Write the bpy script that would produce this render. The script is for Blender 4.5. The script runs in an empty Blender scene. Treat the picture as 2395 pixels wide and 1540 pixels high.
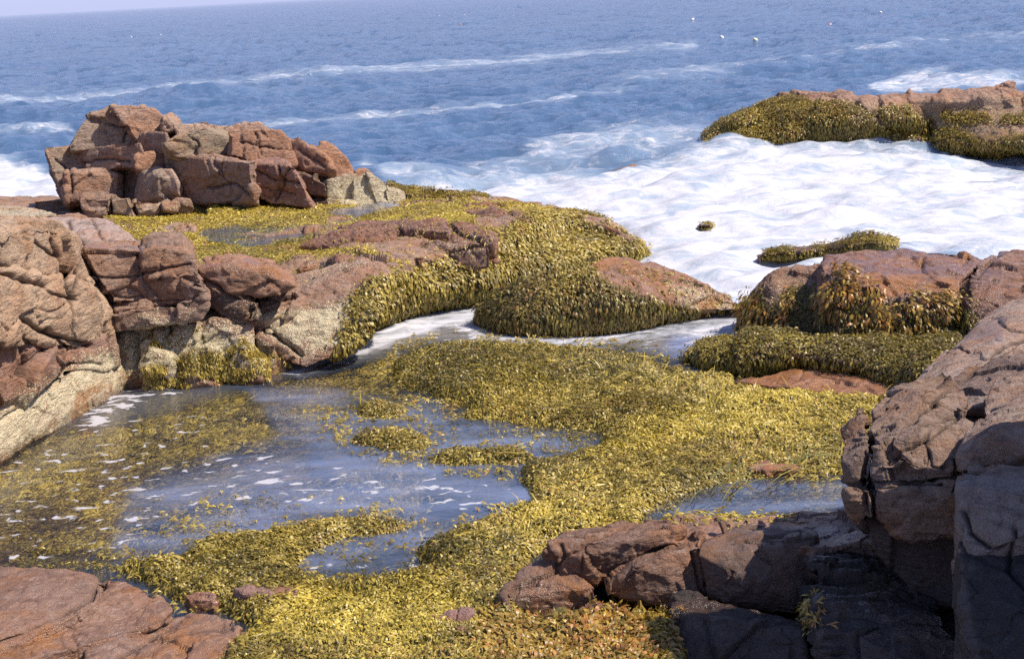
import bpy, bmesh, math
import numpy as np
from mathutils import Vector, Matrix, noise as mnoise

RNG = np.random.default_rng(11)
SC = bpy.context.scene
COL = SC.collection

# ------------------------------------------------------------------ camera
# the view is described in a 2394 x 1540 frame; a point of the place is found
# by following the line of sight to a known height (z) or distance (Y)
FW, FH, FOC, CAMZ = 2394.0, 1540.0, 3325.0, 5.0
PITCH = math.radians(13.45)
ROLL = math.atan(0.0530)
cR, sR = math.cos(ROLL), math.sin(ROLL)
CAM = np.array([0.0, 0.0, CAMZ])
FWD = np.array([0.0, math.cos(PITCH), -math.sin(PITCH)])
UPV = np.array([0.0, math.sin(PITCH), math.cos(PITCH)])
RGT = np.array([1.0, 0.0, 0.0])


def ray(px, py):
    u, v = px - FW / 2, py - FH / 2
    uu, vv = u * cR - v * sR, v * cR + u * sR
    return FWD * FOC + RGT * uu - UPV * vv


def at_z(px, py, z):
    d = ray(px, py)
    return CAM + d * ((z - CAMZ) / d[2])


def at_y(px, py, Y):
    d = ray(px, py)
    return CAM + d * (Y / d[1])


def proj(P):
    d = np.asarray(P, float) - CAM
    c = np.maximum(d @ FWD, 0.1)
    uu, vv = FOC * (d @ RGT) / c, -FOC * (d @ UPV) / c
    return np.stack([uu * cR + vv * sR + FW / 2, -uu * sR + vv * cR + FH / 2], -1)


# ------------------------------------------------------------------ noise
def _h(ix, iy, iz, seed):
    n = (ix.astype(np.int64) * 374761393 + iy.astype(np.int64) * 668265263
         + iz.astype(np.int64) * 1274126177 + seed * 974711) & 0xFFFFFFFF
    n = ((n ^ (n >> 13)) * 1274126177) & 0xFFFFFFFF
    n = ((n ^ (n >> 16)) * 2246822519) & 0xFFFFFFFF
    return ((n ^ (n >> 15)) & 0xFFFFFF).astype(np.float64) / float(0xFFFFFF)


def vn(P, s=1.0, seed=0):
    """value noise in -1..1 at points P (N,3), s = cell size (number or xyz)"""
    Q = np.asarray(P, float) / np.asarray(s, float)
    I = np.floor(Q).astype(np.int64)
    f = Q - I
    f = f * f * f * (f * (f * 6 - 15) + 10)
    r = 0
    for dx in (0, 1):
        wx = f[:, 0] if dx else 1 - f[:, 0]
        for dy in (0, 1):
            wy = f[:, 1] if dy else 1 - f[:, 1]
            for dz in (0, 1):
                wz = f[:, 2] if dz else 1 - f[:, 2]
                r = r + wx * wy * wz * _h(I[:, 0] + dx, I[:, 1] + dy, I[:, 2] + dz, seed)
    return r * 2 - 1


def fbm(P, s=1.0, octs=4, seed=0, gain=0.5):
    r, a, t = 0, 1.0, 0
    s = np.asarray(s, float)
    for k in range(octs):
        r = r + a * vn(P, s / (2.03 ** k), seed + k * 17)
        t += a
        a *= gain
    return r / t


def worley(P, s, seed=0):
    """nearest cell: returns (F1, F2, plane offset of a randomly tilted facet per cell)"""
    Q = np.asarray(P, float) / np.asarray(s, float)
    I = np.floor(Q).astype(np.int64)
    f1 = np.full(len(Q), 9.0)
    f2 = np.full(len(Q), 9.0)
    pl = np.zeros(len(Q))
    for dx in (-1, 0, 1):
        for dy in (-1, 0, 1):
            for dz in (-1, 0, 1):
                X, Y, Z = I[:, 0] + dx, I[:, 1] + dy, I[:, 2] + dz
                c = np.stack([X + _h(X, Y, Z, seed), Y + _h(X, Y, Z, seed + 1), Z + _h(X, Y, Z, seed + 2)], -1)
                v = Q - c
                d = np.sqrt((v * v).sum(1))
                t = np.stack([_h(X, Y, Z, seed + 3), _h(X, Y, Z, seed + 4), _h(X, Y, Z, seed + 5)], -1) * 2 - 1
                p = (v * t).sum(1) + 0.5 * (_h(X, Y, Z, seed + 6) - 0.5)
                near = d < f1
                f2 = np.where(near, f1, np.minimum(f2, d))
                pl = np.where(near, p, pl)
                f1 = np.where(near, d, f1)
    return f1, f2, pl


def sstep(a, b, x):
    t = np.clip((x - a) / (b - a), 0, 1)
    return t * t * (3 - 2 * t)


def seg_dist(p, a, b):
    a, b = np.asarray(a, float), np.asarray(b, float)
    ab = b - a
    t = np.clip(((p - a) @ ab) / max((ab @ ab), 1e-9), 0, 1)
    return np.sqrt(((p - a - t[:, None] * ab) ** 2).sum(1))


def line_dist(p, poly):
    d = np.full(len(p), 1e9)
    for a, b in zip(poly[:-1], poly[1:]):
        d = np.minimum(d, seg_dist(p, a, b))
    return d


def poly_sd(p, poly):
    """signed distance in frame pixels, positive inside"""
    d = line_dist(p, list(poly) + [poly[0]])
    ins = np.zeros(len(p), bool)
    x, y = p[:, 0], p[:, 1]
    for (x0, y0), (x1, y1) in zip(poly, list(poly[1:]) + [poly[0]]):
        if y0 == y1:
            continue
        c = (y0 > y) != (y1 > y)
        ins ^= c & (x < (x1 - x0) * (y - y0) / (y1 - y0) + x0)
    return np.where(ins, d, -d)


def regions(p, polys, soft=12.0, wob=None):
    """0..1 membership of any of the polygons; wob is an added wobble in pixels"""
    m = np.zeros(len(p))
    for po in polys:
        s = poly_sd(p, po)
        if wob is not None:
            s = s + wob
        m = np.maximum(m, sstep(-soft, soft, s))
    return m


# ------------------------------------------------------------------ mesh helpers
def mesh_np(name, V, F, mat=None, parent=None, smooth=True):
    """F: (n,k) array or list of such arrays"""
    V = np.ascontiguousarray(V, np.float32)
    if not isinstance(F, (list, tuple)):
        F = [F]
    F = [np.asarray(f, np.int32) for f in F if len(f)]
    idx = np.concatenate([f.ravel() for f in F])
    tot = np.concatenate([np.full(len(f), f.shape[1], np.int32) for f in F])
    st = np.zeros(len(tot), np.int32)
    st[1:] = np.cumsum(tot)[:-1]
    me = bpy.data.meshes.new(name)
    me.vertices.add(len(V))
    me.vertices.foreach_set("co", V.ravel())
    me.loops.add(len(idx))
    me.loops.foreach_set("vertex_index", idx)
    me.polygons.add(len(tot))
    me.polygons.foreach_set("loop_start", st)
    me.polygons.foreach_set("loop_total", tot)
    me.update(calc_edges=True)
    if smooth:
        me.polygons.foreach_set("use_smooth", np.ones(len(tot), bool))
    o = bpy.data.objects.new(name, me)
    COL.objects.link(o)
    if mat:
        me.materials.append(mat)
    if parent:
        o.parent = parent
    return o


def get_v(me):
    a = np.empty(len(me.vertices) * 3, np.float32)
    me.vertices.foreach_get("co", a)
    return a.reshape(-1, 3).astype(float)


def set_v(me, V):
    me.vertices.foreach_set("co", np.ascontiguousarray(V, np.float32).ravel())
    me.update()


def get_n(me):
    a = np.empty(len(me.vertices) * 3, np.float32)
    me.vertex_normals.foreach_get("vector", a)
    return a.reshape(-1, 3).astype(float)


def attr(me, name, arr):
    a = me.attributes.new(name, 'FLOAT', 'POINT')
    a.data.foreach_set("value", np.ascontiguousarray(arr, np.float32))


def acol(me, name, arr):
    a = me.attributes.new(name, 'FLOAT_COLOR', 'POINT')
    A = np.ones((len(arr), 4), np.float32)
    A[:, :3] = arr
    a.data.foreach_set("color", A.ravel())


def tris_of(me):
    me.calc_loop_triangles()
    t = np.empty(len(me.loop_triangles) * 3, np.int32)
    me.loop_triangles.foreach_get("vertices", t)
    return t.reshape(-1, 3)


def tag(o, label=None, cat=None, group=None, kind=None):
    if label: o["label"] = label
    if cat: o["category"] = cat
    if group: o["group"] = group
    if kind: o["kind"] = kind
    return o


def thing(name, label, cat, group=None):
    o = bpy.data.objects.new(name, None)
    o.empty_display_size = 0.3
    COL.objects.link(o)
    return tag(o, label, cat, group)


def rebase(root):
    """put the empty at the base of its parts"""
    bpy.context.view_layer.update()
    lo = np.array([1e9] * 3); hi = -lo
    for c in root.children:
        V = get_v(c.data)
        lo = np.minimum(lo, V.min(0)); hi = np.maximum(hi, V.max(0))
    b = Vector(((lo[0] + hi[0]) / 2, (lo[1] + hi[1]) / 2, lo[2]))
    root.location = b
    for c in root.children:
        c.data.transform(Matrix.Translation(-b))
        for g in c.children:
            g.data.transform(Matrix.Translation(-b))


# ------------------------------------------------------------------ node helpers
def new_mat(name):
    m = bpy.data.materials.new(name)
    m.use_nodes = True
    nt = m.node_tree
    nt.nodes.clear()
    return m, nt


class NT:
    def __init__(s, nt):
        s.nt = nt

    def n(s, typ, props=None, **inp):
        nd = s.nt.nodes.new(typ)
        for k, v in (props or {}).items():
            setattr(nd, k, v)
        for k, v in inp.items():
            key = int(k[1:]) if k[0] == '_' and k[1:].isdigit() else k.replace('__', ' ')
            s.put(nd.inputs[key], v)
        return nd

    def put(s, sock, v):
        if isinstance(v, bpy.types.NodeSocket):
            s.nt.links.new(v, sock)
        elif isinstance(v, bpy.types.Node):
            s.nt.links.new(v.outputs[0], sock)
        else:
            sock.default_value = v

    def m(s, op, a, b=0.0, clamp=False):
        return s.n('ShaderNodeMath', {'operation': op, 'use_clamp': clamp}, _0=a, _1=b).outputs[0]

    def mix(s, f, a, b):
        nd = s.nt.nodes.new('ShaderNodeMix')
        nd.data_type = 'RGBA'
        s.put(nd.inputs['Factor'], f); s.put(nd.inputs['A'], a); s.put(nd.inputs['B'], b)
        return nd.outputs['Result']

    def mr(s, v, a, b, c=0.0, d=1.0, smooth=False):
        return s.n('ShaderNodeMapRange', {'interpolation_type': 'SMOOTHSTEP' if smooth else 'LINEAR', 'clamp': True},
                   Value=v, From__Min=a, From__Max=b, To__Min=c, To__Max=d).outputs[0]

    def noise(s, vec, scale, detail=4, rough=0.55, dist=0.0):
        return s.n('ShaderNodeTexNoise', None, Vector=vec, Scale=scale, Detail=detail, Roughness=rough,
                   Distortion=dist).outputs[0]

    def at(s, name):
        return s.n('ShaderNodeAttribute', {'attribute_name': name})

    def pos(s):
        return s.n('ShaderNodeNewGeometry').outputs['Position']

    def scalev(s, vec, v):
        return s.n('ShaderNodeVectorMath', {'operation': 'MULTIPLY'}, _0=vec, _1=v).outputs[0]


def C3(r, g, b):
    return (r, g, b, 1.0)
# ------------------------------------------------------------------ materials
def rock_material():
    m, nt = new_mat("granite")
    g = NT(nt)
    pos = g.pos()
    base = g.n('ShaderNodeObjectInfo').outputs['Color']
    n1 = g.noise(pos, 1.3, 5, 0.6)
    n2 = g.noise(pos, 9.0, 6, 0.65, 0.3)
    n3 = g.noise(pos, 70.0, 3, 0.6)
    st = g.noise(g.scalev(pos, (2.2, 2.2, 11.0)), 1.0, 5, 0.6, 0.6)
    dark = g.mix(0.62, base, C3(0.07, 0.035, 0.028))
    rust = g.mix(0.60, base, C3(0.40, 0.155, 0.045))
    pale = g.mix(0.45, base, C3(0.44, 0.34, 0.29))
    c = g.mix(g.mr(n1, 0.42, 0.66, 0, 0.75, True), base, rust)
    c = g.mix(g.mr(st, 0.50, 0.70, 0, 0.8, True), c, dark)
    c = g.mix(g.mr(n2, 0.52, 0.68, 0, 0.85, True), c, pale)
    c = g.mix(g.mr(n2, 0.48, 0.33, 0, 0.85, True), c, dark)
    # crystals of the granite
    c = g.mix(g.mr(n3, 0.60, 0.72, 0, 0.55), c, C3(0.46, 0.36, 0.31))
    c = g.mix(g.mr(n3, 0.42, 0.30, 0, 0.6), c, C3(0.05, 0.028, 0.024))
    # darker along the carved cracks
    cr = g.at("crack").outputs['Fac']
    c = g.mix(g.m('MULTIPLY', cr, 0.8), c, C3(0.045, 0.028, 0.022))
    # rust stain lines running along cracks
    # algae stain
    al = g.at("algae").outputs['Fac']
    alm = g.mr(g.m('ADD', al, g.m('MULTIPLY', g.m('SUBTRACT', n2, 0.5), 1.1)), 0.35, 0.75, 0, 1, True)
    c = g.mix(g.m('MULTIPLY', alm, 0.85), c, g.mix(n3, C3(0.075, 0.065, 0.012), C3(0.21, 0.17, 0.035)))
    # barnacles: small cells switched on by the local amount
    barn = g.at("barn").outputs['Fac']
    wp = g.n('ShaderNodeVectorMath', {'operation': 'ADD'}, _0=pos,
             _1=g.scalev(g.n('ShaderNodeTexNoise', None, Vector=pos, Scale=30.0).outputs['Color'], (0.02,) * 3)).outputs[0]
    vo = g.n('ShaderNodeTexVoronoi', None, Vector=wp, Scale=46.0)
    rnd = g.n('ShaderNodeSeparateColor', None, Color=vo.outputs['Color']).outputs[0]
    bn = g.m('ADD', g.m('MULTIPLY', rnd, 0.62), g.m('MULTIPLY', g.noise(pos, 5.0, 6, 0.68), 0.38))
    on = g.m('GREATER_THAN', g.m('MULTIPLY', barn, 1.06), g.m('ADD', bn, 0.03))
    dome = g.mr(vo.outputs['Distance'], 0.25, 0.55, 1, 0, True)
    bmask = g.m('MULTIPLY', on, dome)
    dense = g.mr(g.m('ADD', barn, g.m('MULTIPLY', g.m('SUBTRACT', g.noise(pos, 7.0, 6, 0.7), 0.5), 1.3)), 0.70, 1.0, 0, 0.85, True)
    under = g.mix(g.noise(pos, 2.6, 4), C3(0.62, 0.51, 0.31), C3(0.80, 0.71, 0.50))
    c = g.mix(g.m('MULTIPLY', dense, 0.9), c, under)
    bcol = g.mix(rnd, C3(0.70, 0.59, 0.34), C3(0.95, 0.89, 0.70))
    c = g.mix(bmask, c, bcol)
    wet = g.at("wet").outputs['Fac']
    orange = g.mr(g.noise(pos, 1.7, 5, 0.62, 0.5), 0.50, 0.64, 0, 0.75, True)
    c = g.mix(g.m('MULTIPLY', orange, g.mr(wet, 0.2, 0.6)), c, C3(0.40, 0.165, 0.045))
    bl = g.n('ShaderNodeRGBToBW', None, Color=base).outputs[0]
    c = g.mix(g.mr(bl, 0.02, 0.16, 0.12, 1.0), base, c)
    wetm = g.mr(g.m('ADD', wet, g.m('MULTIPLY', g.m('SUBTRACT', g.noise(pos, 4.0, 4), 0.5), 0.6)), 0.3, 0.7, 0, 1, True)
    c = g.mix(g.m('MULTIPLY', wetm, 0.62), c, g.mix(0.6, c, C3(0.06, 0.032, 0.022)))
    b1 = g.noise(pos, 6.0, 8, 0.68, 0.4)
    b2 = g.noise(g.scalev(pos, (5, 5, 26)), 1.0, 6, 0.65, 0.8)
    b3 = g.noise(pos, 38.0, 6, 0.75)
    hgt = g.m('ADD', g.m('MULTIPLY', b1, 0.12), g.m('MULTIPLY', b2, 0.07))
    hgt = g.m('ADD', hgt, g.m('MULTIPLY', b3, 0.022))
    hgt = g.m('ADD', hgt, g.m('MULTIPLY', bmask, 0.010))
    bump = g.n('ShaderNodeBump', None, Strength=g.mr(wetm, 0, 1, 0.95, 0.55), Distance=1.0, Height=hgt)
    p = g.n('ShaderNodeBsdfPrincipled', None, Base__Color=c, Roughness=g.mr(wetm, 0, 1, 0.82, 0.23),
            Normal=bump.outputs[0], IOR=1.45)
    p.inputs['Specular IOR Level'].default_value = 0.5
    g.n('ShaderNodeOutputMaterial', None, Surface=p)
    return m


def weed_material():
    m, nt = new_mat("bladder_wrack")
    g = NT(nt)
    col = g.at("tone").outputs['Color']
    pos = g.pos()
    c = g.mix(g.noise(pos, 60.0, 2), g.mix(0.35, col, C3(0.05, 0.04, 0.01)), col)
    p = g.n('ShaderNodeBsdfPrincipled', None, Base__Color=c, Roughness=0.42)
    p.inputs['Specular IOR Level'].default_value = 0.6
    tr = g.n('ShaderNodeBsdfTranslucent', None, Color=g.mix(0.25, c, C3(0.45, 0.38, 0.03)))
    mx = g.n('ShaderNodeMixShader', None, _0=0.22, _1=p, _2=tr)
    g.n('ShaderNodeOutputMaterial', None, Surface=mx)
    return m


def weedbed_material():
    m, nt = new_mat("matted_wrack")
    g = NT(nt)
    pos = g.pos()
    n = g.noise(pos, 22.0, 6, 0.7)
    c = g.mix(g.mr(n, 0.35, 0.65), C3(0.06, 0.048, 0.012), C3(0.26, 0.20, 0.035))
    bump = g.n('ShaderNodeBump', None, Strength=1.0, Distance=0.06, Height=n)
    p = g.n('ShaderNodeBsdfPrincipled', None, Base__Color=c, Roughness=0.5, Normal=bump.outputs[0])
    g.n('ShaderNodeOutputMaterial', None, Surface=p)
    return m


def bed_material():
    m, nt = new_mat("pool_bed")
    g = NT(nt)
    pos = g.pos()
    n1 = g.noise(pos, 0.9, 5, 0.6)
    n2 = g.noise(pos, 7.0, 6, 0.65)
    n3 = g.noise(g.scalev(pos, (1.0, 2.0, 1.0)), 24.0, 5, 0.7)
    c = g.mix(g.mr(n1, 0.4, 0.6), C3(0.36, 0.25, 0.13), C3(0.27, 0.24, 0.07))
    c = g.mix(g.mr(n2, 0.45, 0.68, 0, 0.8, True), c, C3(0.50, 0.38, 0.26))
    c = g.mix(g.mr(n2, 0.48, 0.34, 0, 0.8, True), c, C3(0.05, 0.055, 0.012))
    c = g.mix(g.mr(n3, 0.5, 0.7, 0, 0.7), c, C3(0.46, 0.38, 0.12))
    c = g.mix(g.mr(n3, 0.45, 0.3, 0, 0.6), c, C3(0.03, 0.03, 0.01))
    bump = g.n('ShaderNodeBump', None, Strength=0.8, Distance=0.12, Height=g.m('ADD', n2, g.m('MULTIPLY', n3, 0.4)))
    p = g.n('ShaderNodeBsdfPrincipled', None, Base__Color=c, Roughness=0.7, Normal=bump.outputs[0])
    g.n('ShaderNodeOutputMaterial', None, Surface=p)
    return m


def water_material():
    """foam: foam amount; clear: how far one sees into the water; blob: drifting scum amount"""
    m, nt = new_mat("sea_water")
    g = NT(nt)
    pos = g.pos()
    foam = g.at("foam").outputs['Fac']
    blob = g.at("blob").outputs['Fac']
    clear = g.at("clear").outputs['Fac']
    turb = g.at("turb").outputs['Fac']
    rip = g.at("ripple").outputs['Fac']
    # foam pattern: streaky torn lace
    wv = g.n('ShaderNodeTexNoise', None, Vector=pos, Scale=0.6, Detail=3.0).outputs['Color']
    wp = g.n('ShaderNodeVectorMath', {'operation': 'ADD'}, _0=pos, _1=g.scalev(wv, (1.6, 1.6, 0))).outputs[0]
    f1 = g.noise(g.scalev(wp, (0.7, 1.3, 1.0)), 1.0, 9, 0.68, 0.5)
    f2 = g.noise(g.scalev(wp, (2.2, 4.2, 1.0)), 1.0, 8, 0.72, 0.4)
    fn = g.m('ADD', g.m('MULTIPLY', f1, 0.5), g.m('MULTIPLY', f2, 0.5))
    fv = g.m('ADD', foam, g.m('MULTIPLY', g.m('SUBTRACT', fn, 0.5), 3.6))
    fmask = g.m('MULTIPLY', g.mr(fv, 0.22, 1.05, 0, 1, True), g.mr(foam, 0.02, 0.10, 0, 1))
    # drifting scum: crisp little islands
    bw = g.n('ShaderNodeTexNoise', None, Vector=pos, Scale=3.0, Detail=2.0).outputs['Color']
    bp = g.n('ShaderNodeVectorMath', {'operation': 'ADD'}, _0=pos, _1=g.scalev(bw, (0.35, 0.35, 0))).outputs[0]
    b1 = g.noise(g.scalev(bp, (4.2, 6.8, 1.0)), 1.0, 3.5, 0.5)
    bmask = g.m('MULTIPLY', g.mr(g.m('ADD', b1, g.m('MULTIPLY', blob, 0.16)), 0.732, 0.785, 0, 0.80), g.mr(blob, 0.05, 0.2))
    white = g.m('MAXIMUM', fmask, bmask)
    # ripples
    w1 = g.noise(g.scalev(pos, (1.5, 2.6, 1.0)), 1.0, 5, 0.6, 0.6)
    w2 = g.noise(g.scalev(pos, (7.0, 11.0, 1.0)), 1.0, 4, 0.6, 0.3)
    cs = g.noise(g.scalev(pos, (0.55, 0.85, 1.0)), 1.0, 5, 0.6, 0.3)
    hr = g.m('ADD', g.m('MULTIPLY', w1, 0.17), g.m('MULTIPLY', w2, 0.045))
    hr = g.m('ADD', hr, g.m('MULTIPLY', cs, 0.30))
    hr = g.m('MULTIPLY', g.m('MULTIPLY', hr, rip), g.mr(foam, 0.35, 0.85, 1.0, 0.25, True))
    hr = g.m('ADD', hr, g.m('MULTIPLY', fmask, g.m('MULTIPLY', f2, 0.012)))
    bump = g.n('ShaderNodeBump', None, Strength=1.0, Distance=1.0, Height=hr)
    nrm = bump.outputs[0]
    deep = g.mix(g.mr(g.noise(pos, 0.12, 4), 0.35, 0.65), C3(0.045, 0.092, 0.180), C3(0.066, 0.122, 0.220))
    deep = g.mix(g.mr(foam, 0.05, 0.8), deep, C3(0.28, 0.36, 0.45))
    body = g.n('ShaderNodeBsdfDiffuse', None, Color=g.mix(turb, deep, g.mix(g.at("sky_paint").outputs['Fac'], C3(0.27, 0.25, 0.235), C3(0.30, 0.35, 0.56))))  # lavender body colour carries a painted sky reflection
    seethru = g.n('ShaderNodeBsdfTransparent', None, Color=C3(0.95, 0.95, 0.88))
    under = g.n('ShaderNodeMixShader', None, _0=clear, _1=body, _2=seethru)
    fr = g.n('ShaderNodeFresnel', None, IOR=g.mr(rip, 0.1, 1.0, 1.55, 1.62), Normal=nrm).outputs[0]
    gl = g.n('ShaderNodeBsdfGlossy', None, Color=C3(1, 1, 1), Roughness=g.mr(rip, 0.1, 1.0, 0.015, 0.06), Normal=nrm)
    wat = g.n('ShaderNodeMixShader', None, _0=fr, _1=under, _2=gl)
    fcol = g.mix(g.mr(g.m('ADD', g.m('MULTIPLY', f1, .75), g.m('MULTIPLY', f2, .25)), 0.36, 0.62), C3(0.38, 0.41, 0.48), C3(0.57, 0.56, 0.61))
    fcol = g.mix(g.m('MULTIPLY', bmask, 0.8), fcol, C3(0.50, 0.48, 0.52))
    fo = g.n('ShaderNodeBsdfDiffuse', None, Color=fcol, Normal=nrm)
    out = g.n('ShaderNodeMixShader', None, _0=white, _1=wat, _2=fo)
    g.n('ShaderNodeOutputMaterial', None, Surface=out)
    return m


def paint_material(name, col, rough=0.4):
    m, nt = new_mat(name)
    g = NT(nt)
    n = g.noise(g.pos(), 6.0, 4)
    c = g.mix(g.mr(n, 0.4, 0.7), C3(*col), g.mix(0.5, C3(*col), C3(0.2, 0.18, 0.12)))
    p = g.n('ShaderNodeBsdfPrincipled', None, Base__Color=c, Roughness=rough)
    g.n('ShaderNodeOutputMaterial', None, Surface=p)
    return m


M_ROCK, M_WEED, M_BEDW, M_BED, M_WATER = rock_material(), weed_material(), weedbed_material(), bed_material(), water_material()

# ------------------------------------------------------------------ rock builders
BARN, ALGAE, WET = [], [], []          # (polygon, amount, softness) in frame pixels
CRACKS = []                            # (polyline, half width in px, depth m)


def rock_attrs(me, V, N, seed=0, wet0=0.0, barn0=0.0):
    P = proj(V)
    wob = 14 * fbm(V, 0.5, 3, 91)
    for nm, lst, base in (("barn", BARN, barn0), ("algae", ALGAE, 0.0), ("wet", WET, wet0)):
        a = np.full(len(V), float(base))
        for poly, amt, soft in lst:
            a = np.maximum(a, amt * sstep(-soft, soft, poly_sd(P, poly) + wob))
        if nm == "wet":      # the splash zone just above the water stays wet
            a = np.maximum(a, 0.95 * sstep(0.42, 0.12, V[:, 2] + 0.12 * vn(V, 0.5, 93)))
        attr(me, nm, a)


def carve(V, N, seed, cracks, fr, frs, am, ams, aniso=(1, 1, 1), pillow=0.0):
    an = np.asarray(aniso, float)
    wob = V + 0.10 * np.stack([vn(V, 0.5, 301), vn(V, 0.5, 302), vn(V, 0.5, 303)], -1)
    d = np.zeros(len(V))
    if fr:
        f1, f2, pl = worley(wob, np.asarray(frs) * an * 1.7, seed)
        gate = sstep(0.0, 0.35, vn(V, np.asarray(frs) * 2.2, seed + 9))
        d += fr * 1.3 * pl - fr * 0.5 * sstep(0.06, 0.0, f2 - f1) * gate
        g1, g2, p2 = worley(wob, np.asarray(frs) * an * 0.45, seed + 50)
        d += fr * 0.42 * p2
    if am:
        d += am * fbm(V, np.asarray(ams) * an, 6, seed + 5, 0.64)
    ck = np.zeros(len(V))
    if cracks:
        P = proj(V)
        P = P + 3.0 * np.stack([vn(V, 0.12, 311), vn(V, 0.12, 312)], -1)
        for poly, w, dep in cracks:
            q = line_dist(P, poly)
            k = np.exp(-(q / w) ** 2)
            d -= dep * k + 0.25 * dep * np.exp(-(q / (w * 3.5)) ** 2)
            ck = np.maximum(ck, k)
    return d, ck


def block(parent, pts, Y=None, back=None, down=0.0, bulge=0.12, col=(0.30, 0.16, 0.11), name="stone_block",
          vox=None, smooth=3, fr=0.05, frs=0.45, am=0.04, ams=0.35, aniso=(1, 1, 1), seed=None, label=None,
          cracks=None, wet=0.0, barn=0.0, inner=0.6, backz=-0.25, shrink=0.85, tilt=0.0, grow=0.0, lean=0.0):
    """a block of stone: hull of the given points (px, py, distance) or, when Y is given,
    (px, py[, dY]) outlined at distance Y, made `back` metres thick behind a bevelled front"""
    if seed is None:
        seed = int(abs(pts[0][0] * 7 + pts[0][1] * 13)) % 9973
    rg = np.random.default_rng(seed)
    if Y is None:
        P = np.array([at_y(*p) for p in pts])
    else:
        P = np.array([at_y(p[0], p[1], Y + (p[2] if len(p) > 2 else 0)) for p in pts])
    Q = [P]
    c = P.mean(0)
    if tilt or lean:
        P = CAM + (P - CAM) * (1 + tilt * (P[:, 0] - c[0]) / c[1] + lean * (P[:, 2] - c[2]) / c[1] - 0.5 * abs(tilt) * (P[:, 2] - c[2]) * rg.uniform(-.6, .6) / c[1])[:, None]
        Q = [P]
    if grow:
        P = c + (P - c) * (1 + grow)
        Q = [P]
    if back:
        B = c + (P - c) * shrink + np.array([back * c[0] / c[1] * 0.9, back, backz * back])
        Q.append(B)
        if bulge:
            I = c + (P - c) * inner + np.array([0, -bulge, 0]) + rg.normal(0, 0.25 * bulge, (len(P), 3))
            Q.append(I)
    if down:
        Q.append(P + np.array([0, 0, -down]))
    Q = np.concatenate(Q)
    bm = bmesh.new()
    vs = [bm.verts.new(q) for q in Q]
    r = bmesh.ops.convex_hull(bm, input=vs)
    bmesh.ops.delete(bm, geom=[e for e in set(r["geom_interior"] + r["geom_unused"]) if isinstance(e, bmesh.types.BMVert)], context='VERTS')
    bmesh.ops.recalc_face_normals(bm, faces=bm.faces)
    me = bpy.data.meshes.new(name)
    bm.to_mesh(me)
    bm.free()
    o = bpy.data.objects.new(name, me)
    COL.objects.link(o)
    dist = Q[:, 1].min()
    mod = o.modifiers.new("r", 'REMESH')
    mod.mode = 'VOXEL'
    mod.voxel_size = vox or max(0.011, dist / 1422 * 1.5)
    if smooth:
        s = o.modifiers.new("s", 'SMOOTH')
        s.factor = 0.5
        s.iterations = smooth * 3
    dg = bpy.context.evaluated_depsgraph_get()
    me2 = bpy.data.meshes.new_from_object(o.evaluated_get(dg))
    o.modifiers.clear()
    o.data = me2
    me2.name = name
    bpy.data.meshes.remove(me)
    V, N = get_v(me2), get_n(me2)
    d, ck = carve(V, N, seed, (cracks if cracks is not None else CRACKS), fr, frs, am, ams, aniso)
    V = V + N * d[:, None]
    set_v(me2, V)
    attr(me2, "crack", ck)
    rock_attrs(me2, V, N, seed, wet, barn)
    me2.polygons.foreach_set("use_smooth", np.ones(len(me2.polygons), bool))
    me2.materials.append(M_ROCK)
    j = 1 + rg.uniform(-0.10, 0.10)
    o.color = (col[0] * j, col[1] * j, col[2] * j, 1)
    if parent:
        o.parent = parent
    if label:
        o["label"] = label
    return o


def cr_interp(G, n, axis):
    """Catmull-Rom through control points along an axis, n samples per span"""
    G = np.moveaxis(G, axis, 0)
    k = len(G)
    E = np.concatenate([2 * G[:1] - G[1:2], G, 2 * G[-1:] - G[-2:-1]])
    out = []
    for i in range(k - 1):
        p0, p1, p2, p3 = E[i], E[i + 1], E[i + 2], E[i + 3]
        ts = np.linspace(0, 1, n, endpoint=False) if i < k - 2 else np.linspace(0, 1, n + 1)
        for t in ts:
            out.append(0.5 * ((2 * p1) + (-p0 + p2) * t + (2 * p0 - 5 * p1 + 4 * p2 - p3) * t * t
                              + (-p0 + 3 * p1 - 3 * p2 + p3) * t ** 3))
    return np.moveaxis(np.array(out), 0, axis)


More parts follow.
